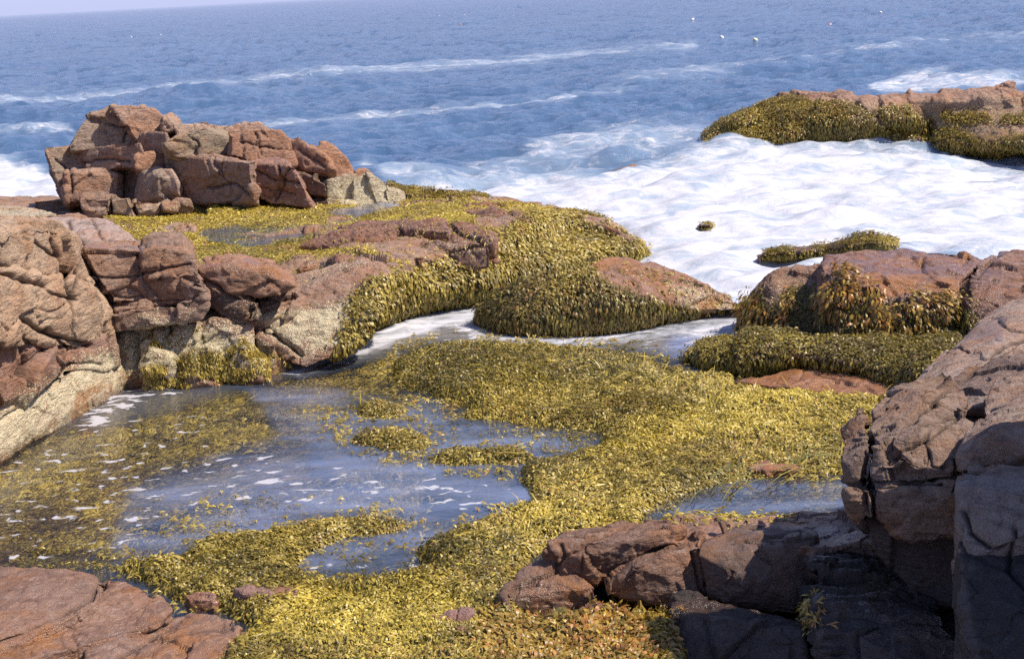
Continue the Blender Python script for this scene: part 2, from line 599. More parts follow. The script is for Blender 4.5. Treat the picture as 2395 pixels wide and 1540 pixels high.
def loft(parent, rows, nu, nv, name="bedrock", col=(0.30, 0.16, 0.11), fr=0.05, frs=0.6, am=0.05, ams=0.5,
         aniso=(1, 1, 1), seed=3, label=None, cracks=None, wet=0.0, barn=0.0, mode='z', mat=None, skirt=0.8, back=1.0):
    """a rock surface through rows of control points (px, py, height), rows from near foot to far foot"""
    f = at_z if mode == 'z' else at_y
    G = np.array([[f(*p) for p in r] for r in rows])
    G[-1] = G[-2] + np.array([0, back, 0])
    G[-1][:, 2] = [p[2] for p in rows[-1]]
    G = cr_interp(cr_interp(G, nv, 0), nu, 1)
    r, c = G.shape[:2]
    # closed underneath: a skirt drops from the rim to a bottom plane
    V = G.reshape(-1, 3)
    i = np.arange(r * c).reshape(r, c)
    F = np.stack([i[:-1, :-1], i[:-1, 1:], i[1:, 1:], i[1:, :-1]], -1).reshape(-1, 4)
    rim = np.concatenate([i[0, :], i[1:, -1], i[-1, -2::-1], i[-2:0:-1, 0]])
    Vb = V[rim].copy()
    Vb[:, 2] -= skirt
    j = len(V) + np.arange(len(rim))
    F2 = np.stack([rim, j, np.roll(j, -1), np.roll(rim, -1)], -1)
    cen = len(V) + len(rim)
    F3 = np.stack([j, np.full(len(j), cen), np.roll(j, -1)], -1)
    V = np.concatenate([V, Vb, Vb.mean(0)[None]])
    o = mesh_np(name, V, [F, F2, F3], mat or M_ROCK, parent)
    me = o.data
    N = get_n(me)
    d, ck = carve(V, N, seed, (cracks if cracks is not None else CRACKS), fr, frs, am, ams, aniso)
    d[r * c:] = 0
    V = V + N * d[:, None]
    set_v(me, V)
    attr(me, "crack", ck)
    rock_attrs(me, V, N, seed, wet, barn)
    o.color = (*col, 1)
    o["n_top"] = 0
    del o["n_top"]
    if label:
        o["label"] = label
    return o


# ------------------------------------------------------------------ seaweed
TPL_FORK = (np.array([(-.04, 0, 0), (.04, 0, 0), (-.07, .34, .05), (.07, .34, .05), (0, .42, .05),
                      (-.27, .72, .06), (-.09, .80, .12), (-.28, 1.0, .05),
                      (.09, .70, .12), (.28, .64, .05), (.30, .92, -.02)]),
            [np.array([(0, 1, 3, 4)]), np.array([(0, 4, 2)]), np.array([(2, 4, 6, 5)]), np.array([(5, 6, 7)]),
             np.array([(4, 3, 9, 8)]), np.array([(8, 9, 10)])])
TPL_LEAF = (np.array([(-.06, 0, 0), (.06, 0, 0), (.13, .55, .06), (-.13, .55, .06), (0, 1, -.02)]),
            [np.array([(0, 1, 2, 3)]), np.array([(3, 2, 4)])])
TPL_KNOB = (np.array([(-.05, 0, 0), (.05, 0, 0), (.20, .45, .10), (-.20, .45, .10), (.16, .85, .06), (-.16, .85, .06), (0, 1.05, -.04)]),
            [np.array([(0, 1, 2, 3)]), np.array([(3, 2, 4, 5)]), np.array([(5, 4, 6)])])
TPL_HAIR = (np.array([(-.012, 0, 0), (.012, 0, 0), (-.012, .33, .05), (.012, .33, .05), (-.010, .66, .04), (.010, .66, .04), (0, 1, 0)]),
            [np.array([(0, 1, 3, 2)]), np.array([(2, 3, 5, 4)]), np.array([(4, 5, 6)])])

OLIVE = dict(a=(0.65, 0.49, 0.10), b=(0.25, 0.185, 0.036), c=(0.42, 0.24, 0.05), pc=0.04)
BRIGHT = dict(a=(0.80, 0.62, 0.10), b=(0.42, 0.32, 0.05), c=(0.5, 0.3, 0.05), pc=0.03)
DARK = dict(a=(0.32, 0.25, 0.05), b=(0.095, 0.078, 0.022), c=(0.26, 0.15, 0.04), pc=0.05)
AMBER = dict(a=(0.62, 0.41, 0.07), b=(0.26, 0.16, 0.03), c=(0.50, 0.22, 0.05), pc=0.12)


def scatter(V, T, maskf, cover, size, seed=0, cullback=0.35, size_pow=0.5, ref=11.0):
    """sample fronds on triangles; returns positions, normals, sizes"""
    rg = np.random.default_rng(seed)
    A, B, Cc = V[T[:, 0]], V[T[:, 1]], V[T[:, 2]]
    nr = np.cross(B - A, Cc - A)
    ar = np.sqrt((nr ** 2).sum(1))
    n = nr / np.maximum(ar, 1e-12)[:, None]
    ar = ar / 2
    cen = (A + B + Cc) / 3
    dist = np.sqrt(((cen - CAM) ** 2).sum(1))
    m = maskf(cen, n)
    vd = (cen - CAM) / dist[:, None]
    m = m * ((n * vd).sum(1) < cullback)
    s = size * (dist / ref) ** size_pow
    ex = ar * m * cover / (s * s)
    cnt = np.floor(ex + rg.random(len(ex))).astype(int)
    idx = np.repeat(np.arange(len(ex)), cnt)
    u, v = rg.random(len(idx)), rg.random(len(idx))
    fl = u + v > 1
    u[fl], v[fl] = 1 - u[fl], 1 - v[fl]
    p = A[idx] + u[:, None] * (B - A)[idx] + v[:, None] * (Cc - A)[idx]
    return p, n[idx], s[idx] * rg.uniform(0.5, 1.5, len(idx))


def fronds(name, sets, parent=None, mat=None):
    """sets: list of dict(p, n, s, tpl, tones, lift, hang, jit, wid); all go into one mesh"""
    VV, FF, TT = [], [], []
    off = 0
    for k, S in enumerate(sets):
        p, n, s = S['p'], S['n'], S['s']
        if len(p) == 0:
            continue
        rg = np.random.default_rng(100 + k + len(p))
        tv, tf = S.get('tpl', TPL_FORK)
        ang = S.get('ang', 0.0) + 2.6 * fbm(p, 1.3, 2, 401 + S.get('fs', 0))
        flow = np.stack([np.cos(ang), np.sin(ang), np.zeros(len(p))], -1)
        steep = np.clip(1 - n[:, 2], 0, 1)[:, None] * S.get('hang', 1.0)
        flow = flow * (1 - steep) + np.array([0, 0, -1.0]) * steep * 2.0
        flow = flow + rg.normal(0, 1, flow.shape) * S.get('jit', 0.55)
        t = flow - (flow * n).sum(1)[:, None] * n
        t /= np.maximum(np.sqrt((t ** 2).sum(1)), 1e-6)[:, None]
        lift = np.abs(rg.normal(S.get('lift', 0.25), 0.22, len(p)))[:, None]
        t = t + n * lift
        t /= np.sqrt((t ** 2).sum(1))[:, None]
        sd = np.cross(t, n) + rg.normal(0, 0.35, t.shape)
        sd -= (sd * t).sum(1)[:, None] * t
        sd /= np.maximum(np.sqrt((sd ** 2).sum(1)), 1e-6)[:, None]
        up = np.cross(sd, t)
        w = S.get('wid', 1.0)
        base = p + n * (rg.random(len(p)) * S.get('thick', 0.03))[:, None]
        L = tv[None]                                             # (1,k,3)
        sag = -(L[..., 1] ** 2) * S.get('sag', 0.18)
        Pv = (base[:, None] + s[:, None, None] * (sd[:, None] * L[..., 0:1] * w + t[:, None] * L[..., 1:2]
              + up[:, None] * L[..., 2:3] * 1.6))
        Pv[..., 2] += s[:, None] * sag
        if 'zmax' in S:
            Pv[..., 2] = np.minimum(Pv[..., 2], S['zmax'] - 0.02 * rg.random((len(p), 1)))
        kk = len(tv)
        ids = off + np.arange(len(p))[:, None] * kk
        for f in tf:
            FF.append((ids[:, :, None] + f[None]).reshape(-1, f.shape[1]))
        VV.append(Pv.reshape(-1, 3))
        tn = S.get('tones', OLIVE)
        big = 0.5 + 0.75 * fbm(p, 0.9, 3, 55) + 0.5 * fbm(p, 0.16, 2, 58)
        r = np.clip(big + rg.normal(0, 0.25, len(p)), 0, 1)[:, None]
        cc = np.array(tn['b']) * (1 - r) + np.array(tn['a']) * r
        isc = rg.random(len(p)) < tn['pc'] * (1 + 2.5 * (fbm(p, 0.6, 2, 77) > 0.15))
        cc[isc] = np.array(tn['c'])
        cc = cc * rg.uniform(0.75, 1.2, (len(p), 1))
        cv = np.repeat(cc[:, None], kk, 1)
        cv = cv * (0.72 + 0.35 * tv[None, :, 1:2])               # bases darker brown than the swollen tips
        TT.append(cv.reshape(-1, 3))
        off += len(p) * kk
    if not VV:
        return None
    # group faces by size
    by = {}
    for f in FF:
        by.setdefault(f.shape[1], []).append(f)
    F = [np.concatenate(v) for v in by.values()]
    o = mesh_np(name, np.concatenate(VV), F, mat or M_WEED, parent, smooth=False)
    acol(o.data, "tone", np.concatenate(TT))
    return o


def weeds_on(objs, polys, name="seaweed", parent=None, cover=9.0, size=0.085, seed=1, zmin=-0.05, zmax=9, soft=14,
             wob=16, slope=None, **kw):
    """grow fronds on the given rock meshes inside the polygons"""
    ps = []
    for o in objs:
        V = get_v(o.data)
        T = tris_of(o.data)

        def mk(c, n):
            m = regions(proj(c), polys, soft, wob * fbm(c, 0.35, 3, seed + 40))
            m = m * (c[:, 2] > zmin) * (c[:, 2] < zmax)
            if slope is not None:
                m = m * sstep(slope[0], slope[1], n[:, 2])
            return m
        ps.append(scatter(V, T, mk, cover, size, seed))
    p, n, s = (np.concatenate([q[i] for q in ps]) for i in range(3))
    return dict(p=p, n=n, s=s, **kw)
def zy(px, py, z):
    return (px, py, float(at_z(px, py, z)[1]))


# ------------------------------------------------------------------ surface states (traced where they stand)
BARN += [
    ([(-200, 1010), (0, 945), (120, 880), (200, 820), (262, 805), (310, 900), (200, 980), (-200, 1180)], 0.95, 34),
    ([(268, 760), (350, 735), (480, 742), (560, 745), (640, 800), (660, 870), (280, 910)], 0.84, 26),
    ([(585, 735), (640, 715), (740, 712), (830, 690), (900, 640), (935, 640), (930, 700), (850, 790), (700, 840), (640, 800)], 0.90, 20),
    ([(490, 660), (545, 695), (600, 705), (600, 745), (540, 735), (495, 700)], 0.42, 14),
    ([(265, 725), (345, 722), (345, 770), (268, 775)], 0.40, 14),
    ([(345, 700), (470, 700), (480, 750), (345, 760)], 0.34, 18),
    ([(760, 440), (800, 415), (860, 410), (900, 425), (940, 450), (940, 490), (760, 490)], 0.88, 14),
    ([(200, 480), (400, 462), (760, 465), (760, 500), (200, 515)], 0.36, 14),
    ([(1560, 660), (1650, 668), (1720, 700), (1735, 745), (1600, 755)], 0.80, 24),
    ([(1390, 520), (1470, 548), (1500, 575), (1480, 600), (1400, 560)], 0.5, 20),
    ([(700, 600), (860, 590), (900, 620), (700, 680)], 0.38, 24),
    ([(980, 560), (1160, 540), (1150, 590), (1000, 625)], 0.45, 24),
    ([(880, 520), (1040, 515), (1100, 560), (900, 560)], 0.32, 14),
    ([(1760, 640), (1920, 632), (1915, 670), (1800, 720), (1745, 720)], 0.36, 18),
    ([(2150, 230), (2394, 215), (2394, 310), (2180, 320)], 0.45, 20),
    ([(1700, 275), (1830, 228), (2060, 235), (2110, 280), (2000, 260), (1830, 240)], 0.45, 16),
]
ALGAE += [
    ([(760, 440), (860, 430), (940, 460), (940, 490), (760, 490)], 0.45, 14),
    ([(268, 780), (500, 760), (660, 830), (660, 880), (280, 910)], 0.62, 26),
    ([(2000, 230), (2394, 240), (2394, 360), (2000, 350)], 0.5, 30),
    ([(1640, 300), (2000, 250), (2000, 360), (1640, 360)], 0.8, 20),
    ([(700, 700), (900, 650), (940, 700), (800, 830), (690, 840)], 0.42, 20),
    ([(0, 1040), (300, 890), (310, 920), (0, 1090)], 0.5, 18),
]
WET += [
    ([(-200, 1310), (620, 1330), (620, 1600), (-200, 1600)], 0.62, 30),
    ([(1925, 585), (2350, 575), (2350, 650), (1925, 645)], 0.90, 12),
    ([(1920, 645), (2350, 650), (2350, 800), (1920, 800)], 0.75, 14),
    ([(1700, 850), (2100, 850), (2100, 930), (1700, 930)], 0.85, 20),
    ([(190, 570), (330, 575), (330, 592), (190, 592)], 0.9, 8),
    ([(470, 612), (600, 612), (690, 650), (600, 640), (480, 632)], 0.9, 8),
    ([(1900, 1230), (2240, 1230), (2300, 1600), (1900, 1600)], 1.0, 30),
    ([(1600, 1200), (2050, 1180), (2050, 1300), (1640, 1310)], 0.5, 30),
    ([(1160, 1310), (1340, 1320), (1400, 1440), (1160, 1440)], 0.6, 20),
    ([(1400, 1380), (1900, 1400), (1900, 1600), (1400, 1600)], 0.6, 30),
    ([(1380, 600), (1560, 600), (1600, 680), (1400, 660)], 0.4, 20),
    ([(700, 520), (1250, 470), (1250, 560), (700, 600)], 0.35, 30),
]

BRN = (0.36, 0.232, 0.172)
RED = (0.40, 0.215, 0.135)
GRY = (0.33, 0.245, 0.185)
PNK = (0.48, 0.33, 0.25)
PALE = (0.50, 0.42, 0.30)
DRK = (0.19, 0.12, 0.09)
BLK_SHADE = (0.035, 0.027, 0.026)  # dark wet rock with the lower right's shadow mixed into the colour

# ================================================================== 1. the fractured islet beyond the shelf
def islet():
    t = thing("rock_outcrop", "tall fractured reddish outcrop of stacked granite blocks rising beyond the weedy shelf", "rock outcrop")
    IC = [([(600, 400), (640, 420), (700, 430)], 1.6, .07), ([(650, 385), (660, 430), (640, 470)], 1.6, .06), ([(610, 440), (690, 455)], 1.4, .05), ([(480, 440), (540, 430), (580, 455)], 2.2, .08), ([(250, 290), (300, 300), (290, 330)], 2, .07),
          ([(560, 330), (620, 345), (680, 350)], 1.6, .06), ([(600, 310), (610, 360)], 1.6, .06), ([(190, 380), (250, 372), (300, 380)], 2, .08), ([(130, 370), (165, 400), (170, 450)], 2, .07), ([(700, 350), (760, 390)], 1.6, .05), ([(440, 310), (470, 340), (460, 365)], 1.8, .06), ([(520, 372), (510, 410), (530, 440)], 1.5, .04)]
    k = dict(back=2.2, bulge=0, fr=0.09, frs=0.8, am=0.025, ams=0.5, smooth=0, cracks=IC, backz=-0.30, inner=.88, grow=.10, lean=.12, shrink=.97)
    tr = np.random.default_rng(9)
    def a(pts, Y, col=BRN, **q):
        kk = dict(k, tilt=tr.choice([-1, 1], p=[.4, .6]) * tr.uniform(.25, .85)); kk.update(q)
        return block(t, pts, Y=Y, col=col, **kk)
    a([(170, 348), (174, 326), (205, 277), (262, 250), (312, 253), (300, 300), (330, 345), (250, 352)], 31.3, GRY, back=2.6)
    a([(262, 250), (295, 249), (358, 258), (387, 284), (386, 312), (350, 330), (325, 330), (300, 292)], 31.4, BRN, label="pinkish top stone of the tall fractured outcrop")
    a([(384, 275), (400, 267), (418, 284), (418, 302), (386, 300)], 31.5, PNK, bulge=0.08)
    a([(104, 350), (112, 346), (182, 343), (185, 390), (160, 470), (150, 440), (124, 392)], 31.0, GRY, back=2.4)
    a([(182, 347), (245, 346), (322, 338), (330, 358), (325, 388), (240, 398), (175, 405)], 30.9, BRN)
    a([(160, 400), (240, 392), (280, 410), (276, 470), (165, 472), (152, 440)], 30.9, BRN, bulge=0.22)
    a([(333, 315), (358, 309), (388, 312), (392, 350), (345, 358), (331, 340)], 30.9, BRN)
    a([(318, 364), (352, 359), (392, 362), (396, 386), (350, 398), (320, 395)], 30.7, RED)
    a([(330, 400), (362, 395), (402, 399), (417, 430), (406, 468), (332, 466), (322, 430)], 30.6, GRY, bulge=0.35, inner=0.5)
    a([(366, 396), (402, 397), (418, 428), (414, 450), (396, 440), (372, 424)], 30.3, PNK, bulge=0.05)
    a([(270, 400), (325, 395), (340, 420), (340, 470), (272, 472)], 31.1, DRK)
    a([(388, 332), (440, 303), (486, 304), (530, 312), (540, 352), (480, 372), (396, 362)], 30.9, (0.36, 0.28, 0.2), bulge=0.25)
    a([(415, 290), (470, 289), (560, 296), (640, 306), (640, 340), (430, 340)], 32.0, PNK)
    a([(526, 305), (545, 290), (602, 288), (645, 306), (632, 322), (560, 322)], 31.6, PNK)
    a([(540, 314), (600, 304), (645, 310), (690, 344), (694, 378), (672, 394), (590, 372), (536, 360)], 30.8, RED, bulge=0.28)
    a([(680, 330), (697, 319), (708, 324), (760, 362), (780, 392), (768, 404), (704, 388), (682, 368)], 30.7, RED, bulge=0.12)
    a([(738, 342), (762, 338), (796, 358), (818, 384), (820, 402), (780, 402), (745, 372)], 31.2, RED)
    a([(392, 368), (430, 364), (458, 370), (440, 408), (412, 440), (396, 408)], 30.6, GRY)
    a([(458, 371), (530, 370), (590, 380), (596, 474), (500, 478), (408, 472), (432, 414)], 30.3, BRN, bulge=0.14)
    a([(582, 378), (640, 374), (688, 388), (706, 424), (732, 478), (640, 474), (590, 440)], 30.2, (0.36, 0.2, 0.15), bulge=0.22)
    a([(690, 402), (716, 404), (762, 425), (768, 462), (724, 456)], 30.3, DRK, bulge=0.1)
    a([(700, 388), (780, 400), (835, 402), (840, 440), (780, 460), (715, 440)], 30.9, RED)
    a([(832, 402), (848, 398), (861, 404), (862, 432), (838, 434)], 30.8, RED, bulge=0.05)
    a([(716, 470), (770, 458), (775, 492), (722, 490)], 30.2, PNK, bulge=0.1)
    for q in ([(765, 425), (830, 412), (836, 486), (768, 490)], [(828, 420), (862, 410), (888, 440), (890, 484), (832, 488)],
              [(860, 408), (902, 426), (918, 455), (918, 482), (884, 484)], [(900, 440), (931, 450), (936, 482), (908, 484)]):
        a(q, 30.3, PALE, bulge=0, back=1.8, grow=.14, tilt=.3)
    block(t, [(150, 420), (220, 300), (300, 275), (420, 300), (620, 310), (760, 370), (860, 430), (860, 470), (200, 480)], Y=31.9, col=DRK, back=1.5, bulge=0, fr=.1, frs=.6, am=.08, smooth=1, cracks=[], backz=-.6)
    for q, c in (([(198, 462), (262, 458), (266, 502), (208, 502)], BRN), ([(264, 460), (302, 460), (322, 506), (268, 504)], (0.36, 0.28, 0.2)),
                 ([(308, 466), (345, 462), (385, 468), (398, 492), (322, 500)], PNK), ([(380, 470), (440, 470), (450, 490), (392, 492)], BRN)):
        a(q, 29.9, c, bulge=0.15, back=1.3)
    a([(82, 468), (160, 462), (170, 494), (84, 494)], 31.5, GRY, back=1.5)
    return t


# ================================================================== 2. the weedy shelf
def shelf():
    t = thing("rock_shelf", "broad low brown rock shelf behind the pool, its top carpeted with yellow green seaweed", "rock shelf")
    rows = [
        [(-160, 1010, -.4), (280, 918, -.4), (450, 900, -.4), (600, 885, -.4), (700, 855, -.4), (830, 816, -.4), (905, 790, -.4), (985, 750, -.4), (1110, 728, -.4), (1230, 705, -.4), (1360, 668, -.4), (1480, 622, -.4), (1520, 606, -.4)],
        [(-160, 900, .3), (280, 840, .3), (450, 830, .3), (600, 812, .3), (700, 790, .3), (835, 752, .3), (908, 725, .3), (985, 700, .3), (1110, 678, .3), (1230, 648, .3), (1360, 610, .3), (1475, 585, .15), (1510, 592, -.1)],
        [(-160, 760, .9), (300, 745, .85), (450, 732, .85), (600, 722, .85), (700, 705, .9), (845, 655, .95), (915, 640, .88), (990, 630, .75), (1110, 606, .75), (1220, 580, .68), (1340, 555, .50), (1450, 556, .3), (1500, 586, -.1)],
        [(-160, 690, .95), (330, 655, .9), (470, 635, .88), (600, 645, .88), (700, 645, .92), (850, 612, 1.0), (930, 600, .98), (1010, 590, .92), (1120, 566, .92), (1230, 538, .9), (1340, 525, .72), (1440, 540, .42), (1492, 580, -.1)],
        [(-160, 590, .9), (330, 585, .86), (480, 575, .82), (600, 572, .82), (700, 572, .86), (850, 556, .92), (930, 546, .98), (1010, 530, 1.02), (1120, 514, 1.03), (1230, 498, 1.0), (1335, 505, .82), (1430, 530, .5), (1486, 574, -.1)],
        [(-160, 505, .78), (200, 508, .78), (400, 503, .78), (560, 498, .78), (700, 498, .76), (850, 495, .70), (930, 492, .72), (1010, 487, .82), (1130, 480, .86), (1240, 485, .8), (1330, 501, .68), (1425, 528, .42), (1482, 572, -.15)],
        [(-160, 468, .5), (200, 470, .5), (400, 468, .5), (560, 470, .5), (700, 472, .5), (850, 476, .5), (940, 474, .55), (1010, 472, .6), (1140, 472, .6), (1245, 483, .5), (1332, 502, .3), (1427, 531, .1), (1482, 574, -.3)],
        [(-160, 466, -.5), (200, 468, -.5), (400, 466, -.5), (560, 468, -.5), (700, 470, -.5), (850, 474, -.5), (945, 474, -.5), (1010, 474, -.5), (1142, 478, -.5), (1247, 490, -.5), (1334, 508, -.5), (1429, 537, -.5), (1484, 580, -.6)],
    ]
    base = loft(t, rows, 46, 34, "shelf_rock", col=BRN, fr=0.10, frs=0.9, am=0.09, ams=0.8, seed=5, cracks=[], wet=0.35)
    hum = []
    def h(pts, col=(0.28, 0.14, 0.105), d=0.35, **q):
        kk = dict(fr=0.05, frs=0.5, am=0.05, ams=0.4, smooth=5, cracks=HC, wet=0.45, name="rock_hump")
        kk.update(q)
        o = block(t, [zy(*p) for p in pts], down=d, col=col, **kk)
        hum.append(o)
        return o
    HC = [([(1040, 512), (1070, 545), (1120, 560)], 4, .05), ([(1000, 560), (1060, 590), (1130, 575)], 4, .04), ([(930, 530), (940, 560)], 4, .06),
          ([(1180, 480), (1210, 520), (1190, 545)], 4, .05), ([(760, 610), (800, 640)], 4, .04)]
    h([(690, 574, .95), (735, 565, 1.0), (785, 536, 1.15), (860, 529, 1.22), (932, 532, 1.22), (928, 560, 1.05), (862, 576, .95), (780, 572, .9)])
    h([(790, 532, 1.1), (850, 518, 1.15), (985, 514, 1.2), (1050, 516, 1.25), (1052, 540, 1.15), (985, 548, 1.05), (920, 545, 1.05)])
    h([(1035, 516, 1.22), (1110, 520, 1.22), (1160, 546, 1.12), (1160, 566, 1.0), (1080, 572, .95), (1030, 560, 1.0)])
    h([(900, 560, 1.0), (990, 560, 1.05), (1120, 566, 1.1), (1150, 580, 1.0), (1020, 606, .85), (900, 600, .85)], (0.30, 0.16, 0.12))
    h([(870, 585, .98), (960, 583, 1.05), (992, 598, 1.0), (975, 618, .85), (890, 612, .85)], (0.30, 0.16, 0.12))
    h([(1090, 492, 1.05), (1150, 486, 1.15), (1215, 492, 1.15), (1250, 515, 1.05), (1215, 545, .95), (1140, 530, .95)])
    h([(1080, 478, .92), (1130, 469, 1.0), (1190, 474, 1.0), (1240, 484, .95), (1180, 492, .85), (1090, 490, .85)])
    h([(1310, 506, .72), (1360, 504, .78), (1430, 526, .62), (1475, 556, .35), (1500, 584, .05), (1440, 570, .2), (1340, 530, .6)], (0.32, 0.17, 0.12))
    h([(1210, 484, .9), (1262, 484, .95), (1300, 494, .9), (1290, 508, .8), (1220, 500, .82)])
    h([(360, 528, .85), (420, 518, .95), (458, 524, .95), (455, 540, .85), (370, 545, .8)], PNK)
    h([(690, 615, .95), (740, 604, 1.0), (745, 620, .95), (700, 632, .9)])
    h([(650, 516, .8), (720, 520, .83), (760, 530, .8), (690, 530, .78)])
    h([(745, 608, 1.05), (790, 598, 1.22), (860, 606, 1.12), (858, 640, 1.0), (790, 656, .95), (740, 640, .9)], (0.28, 0.14, 0.105), d=.5)
    # seaweed of the shelf: short bright carpet on top, long hanging fringe on the side
    top = [[(240, 500), (420, 462), (700, 466), (830, 480), (930, 472), (1000, 466), (1180, 470), (1330, 498), (1500, 585), (1480, 600), (1220, 660), (990, 640), (930, 640), (840, 655), (700, 665), (640, 640), (560, 615), (440, 625), (340, 575)]]
    bare = [[(470, 548), (560, 532), (700, 526), (790, 520), (800, 532), (700, 560), (560, 562)], [(740, 512), (830, 486), (900, 474), (930, 482), (840, 505), (780, 524)],
            [(700, 575), (800, 535), (930, 535), (1150, 545), (1160, 590), (1000, 620), (900, 600), (860, 580)],
            [(1090, 490), (1200, 490), (1250, 520), (1220, 545), (1120, 530)], [(690, 600), (860, 600), (860, 650), (700, 650)], [(1320, 505), (1400, 515), (1480, 560), (1430, 560)]]
    V, T = get_v(base.data), tris_of(base.data)
    def mk(c, n):
        P = proj(c)
        w = 16 * fbm(c, 0.45, 3, 8)
        return regions(P, top, 8, w) * (1 - 0.97 * regions(P, bare, 8, w)) * (c[:, 2] > 0.15) * sstep(0.45, 0.75, n[:, 2])
    p, n, s = scatter(V, T, mk, 5.0, 0.036, 4)
    A = dict(p=p, n=n, s=s, tpl=TPL_LEAF, tones=BRIGHT, lift=0.35, jit=0.8, wid=1.3)
    hum_w = weeds_on(hum, top, cover=0.7, size=0.045, seed=6, tpl=TPL_LEAF, tones=OLIVE, lift=.3, zmin=.5)
    def mh(c, n):
        P = proj(c)
        w = 20 * fbm(c, 0.5, 3, 9)
        sd = [[(835, 700), (880, 640), (960, 650), (990, 615), (1100, 590), (1180, 560), (1240, 500), (1330, 505), (1400, 525), (1500, 580), (1530, 610), (1200, 740), (985, 760), (870, 800), (700, 850), (790, 780)]]
        return regions(P, sd, 12, w) * (c[:, 2] > -0.05) * (1 - 0.8 * (fbm(c, 0.35, 3, 12) < -0.42)) * sstep(0.85, 0.6, n[:, 2] - 0.3 * (P[:, 0] > 1180))
    p, n, s = scatter(V, T, mh, 9, 0.038, 5)
    B = dict(p=p, n=n, s=s, tones=OLIVE, tpl=TPL_KNOB, lift=0.22, jit=0.35, thick=0.10, wid=1.15)
    half = RNG.random(len(p)) < 0.35
    B2 = dict(p=p[half], n=n[half], s=s[half] * 1.2, tones=DARK, lift=0.1, jit=0.3, thick=0.03)
    q3 = scatter(V, T, mh, 2, 0.13, 55)
    B3 = dict(p=q3[0], n=q3[1], s=q3[2], tpl=TPL_HAIR, wid=3.0, tones=DARK, lift=.12, jit=.25, thick=.12)
    # grass-like green weed lying in the wet hollow
    def mg(c, n):
        return regions(proj(c), bare[:1] + [[(470, 545), (660, 515), (700, 530), (640, 610), (470, 610)]], 12, 14 * fbm(c, .5, 2, 3))
    p, n, s = scatter(V, T, mg, 6, 0.15, 15)
    G = dict(p=p, n=n, s=s, tpl=TPL_HAIR, tones=dict(a=(0.40, 0.38, 0.10), b=(0.24, 0.22, 0.05), c=(0.3, 0.3, 0.1), pc=0), lift=0.05, jit=0.25, wid=1.6, ang=0.1)
    o = fronds("seaweed", [A, B, B2, B3, G, hum_w], t)
    tag(o, kind="stuff")
    return t


# ================================================================== 3. left cliff and its neighbours
def left_cliff():
    t = thing("rock_cliff", "tall pale brown cliff at the picture's edge, cream barnacles along its foot in the pool", "cliff")
    fy = lambda x: 16.0 + x * 0.0093
    def b(pts, dy=0, **q):
        kk = dict(back=2.6, bulge=0.16, fr=0.09, frs=0.7, am=0.05, ams=0.5, smooth=1, backz=-0.1, col=(0.52, 0.36, 0.24), cracks=CK, inner=.8)
        kk.update(q)
        return block(t, [(x, y, fy(x) + dy + (p[0] if p else 0)) for x, y, *p in pts], **kk)
    CK = [([(-50, 600), (30, 640), (60, 660), (118, 664)], 5, .12), ([(130, 560), (152, 610), (150, 650), (175, 700)], 4, .07),
          ([(112, 660), (130, 690), (180, 700)], 3, .05), ([(60, 745), (95, 775), (130, 785), (165, 800), (215, 808)], 5, .10), ([(90, 560), (120, 590), (150, 600)], 3, .05),
          ([(60, 790), (75, 850), (60, 900)], 4, .05), ([(110, 770), (150, 810), (150, 860), (120, 900)], 4, .05), ([(250, 760), (258, 850)], 4, .07),
          ([(0, 985), (70, 935), (130, 880), (180, 850)], 4, .05), ([(155, 870), (190, 850), (240, 850)], 3, .04), ([(175, 640), (168, 720), (170, 790)], 3, .03)]
    b([(-180, 560), (0, 536), (62, 531), (132, 532), (158, 556), (172, 600), (148, 652), (112, 664), (58, 645), (0, 610), (-180, 560)][:10], .25)
    b([(145, 552), (165, 548), (185, 590), (200, 660), (185, 690), (160, 640)], .55, back=1.6)
    b([(-200, 590), (0, 614), (56, 648), (114, 667), (162, 655), (218, 690), (240, 745), (228, 800), (180, 812), (60, 790), (-200, 780)], 0.0, bulge=.22)
    b([(196, 655), (228, 680), (262, 730), (268, 800), (262, 860), (236, 800), (225, 720)], .15, back=1.5)
    b([(-200, 780), (-10, 770), (60, 778), (110, 772), (160, 812), (160, 870), (60, 930), (-200, 1010)], -.1, col=(0.34, 0.2, 0.15))
    b([(100, 800), (160, 800), (262, 790), (268, 850), (220, 870), (120, 880)], -.0, col=(0.34, 0.2, 0.15), back=1.6)
    b([(-220, 1000, 0.2), (-20, 935, 0.3), (120, 868, .25), (250, 828, .2), (282, 838, .2), (306, 880), (308, 912, .05), (150, 1010, -.15), (0, 1084, -.15), (-220, 1190, -.15)], 0, bulge=.12, smooth=3, fr=.05)
    b([(-30, 690), (10, 720), (40, 740), (20, 790), (-60, 800)], -.25, bulge=.08, back=.8)
    return t


def back_slab():
    t = thing("tilted_slab", "pale grey slab of rock leaning behind the tall barnacled cliff", "rock slab")
    k = dict(back=1.6, bulge=.05, fr=.04, frs=.5, am=.04, ams=.4, smooth=2, col=(0.42, 0.31, 0.27), cracks=[([(160, 520), (190, 560), (200, 580)], 3, .06), ([(215, 512), (240, 560), (300, 575)], 2.5, .03)])
    block(t, [(80, 512, 21.5), (150, 505, 22), (242, 508, 21.8), (300, 545, 20.8), (330, 575, 20.4), (330, 586, 20.2), (190, 584, 20.0), (130, 545, 20.2)], **k)
    block(t, [(40, 525, 21.2), (96, 512, 21.4), (150, 515, 21.4), (140, 560, 20.4), (50, 560, 20.4)], **k)
    block(t, [(-160, 505, 23), (0, 500, 23), (35, 520, 22.5), (40, 545, 22), (-160, 560, 22)], **{**k, 'col': (0.36, 0.22, 0.17)})
    block(t, [(-160, 478, 29), (20, 482, 29), (110, 494, 28), (130, 505, 27), (-160, 520, 26)], **{**k, 'col': PALE})
    return t


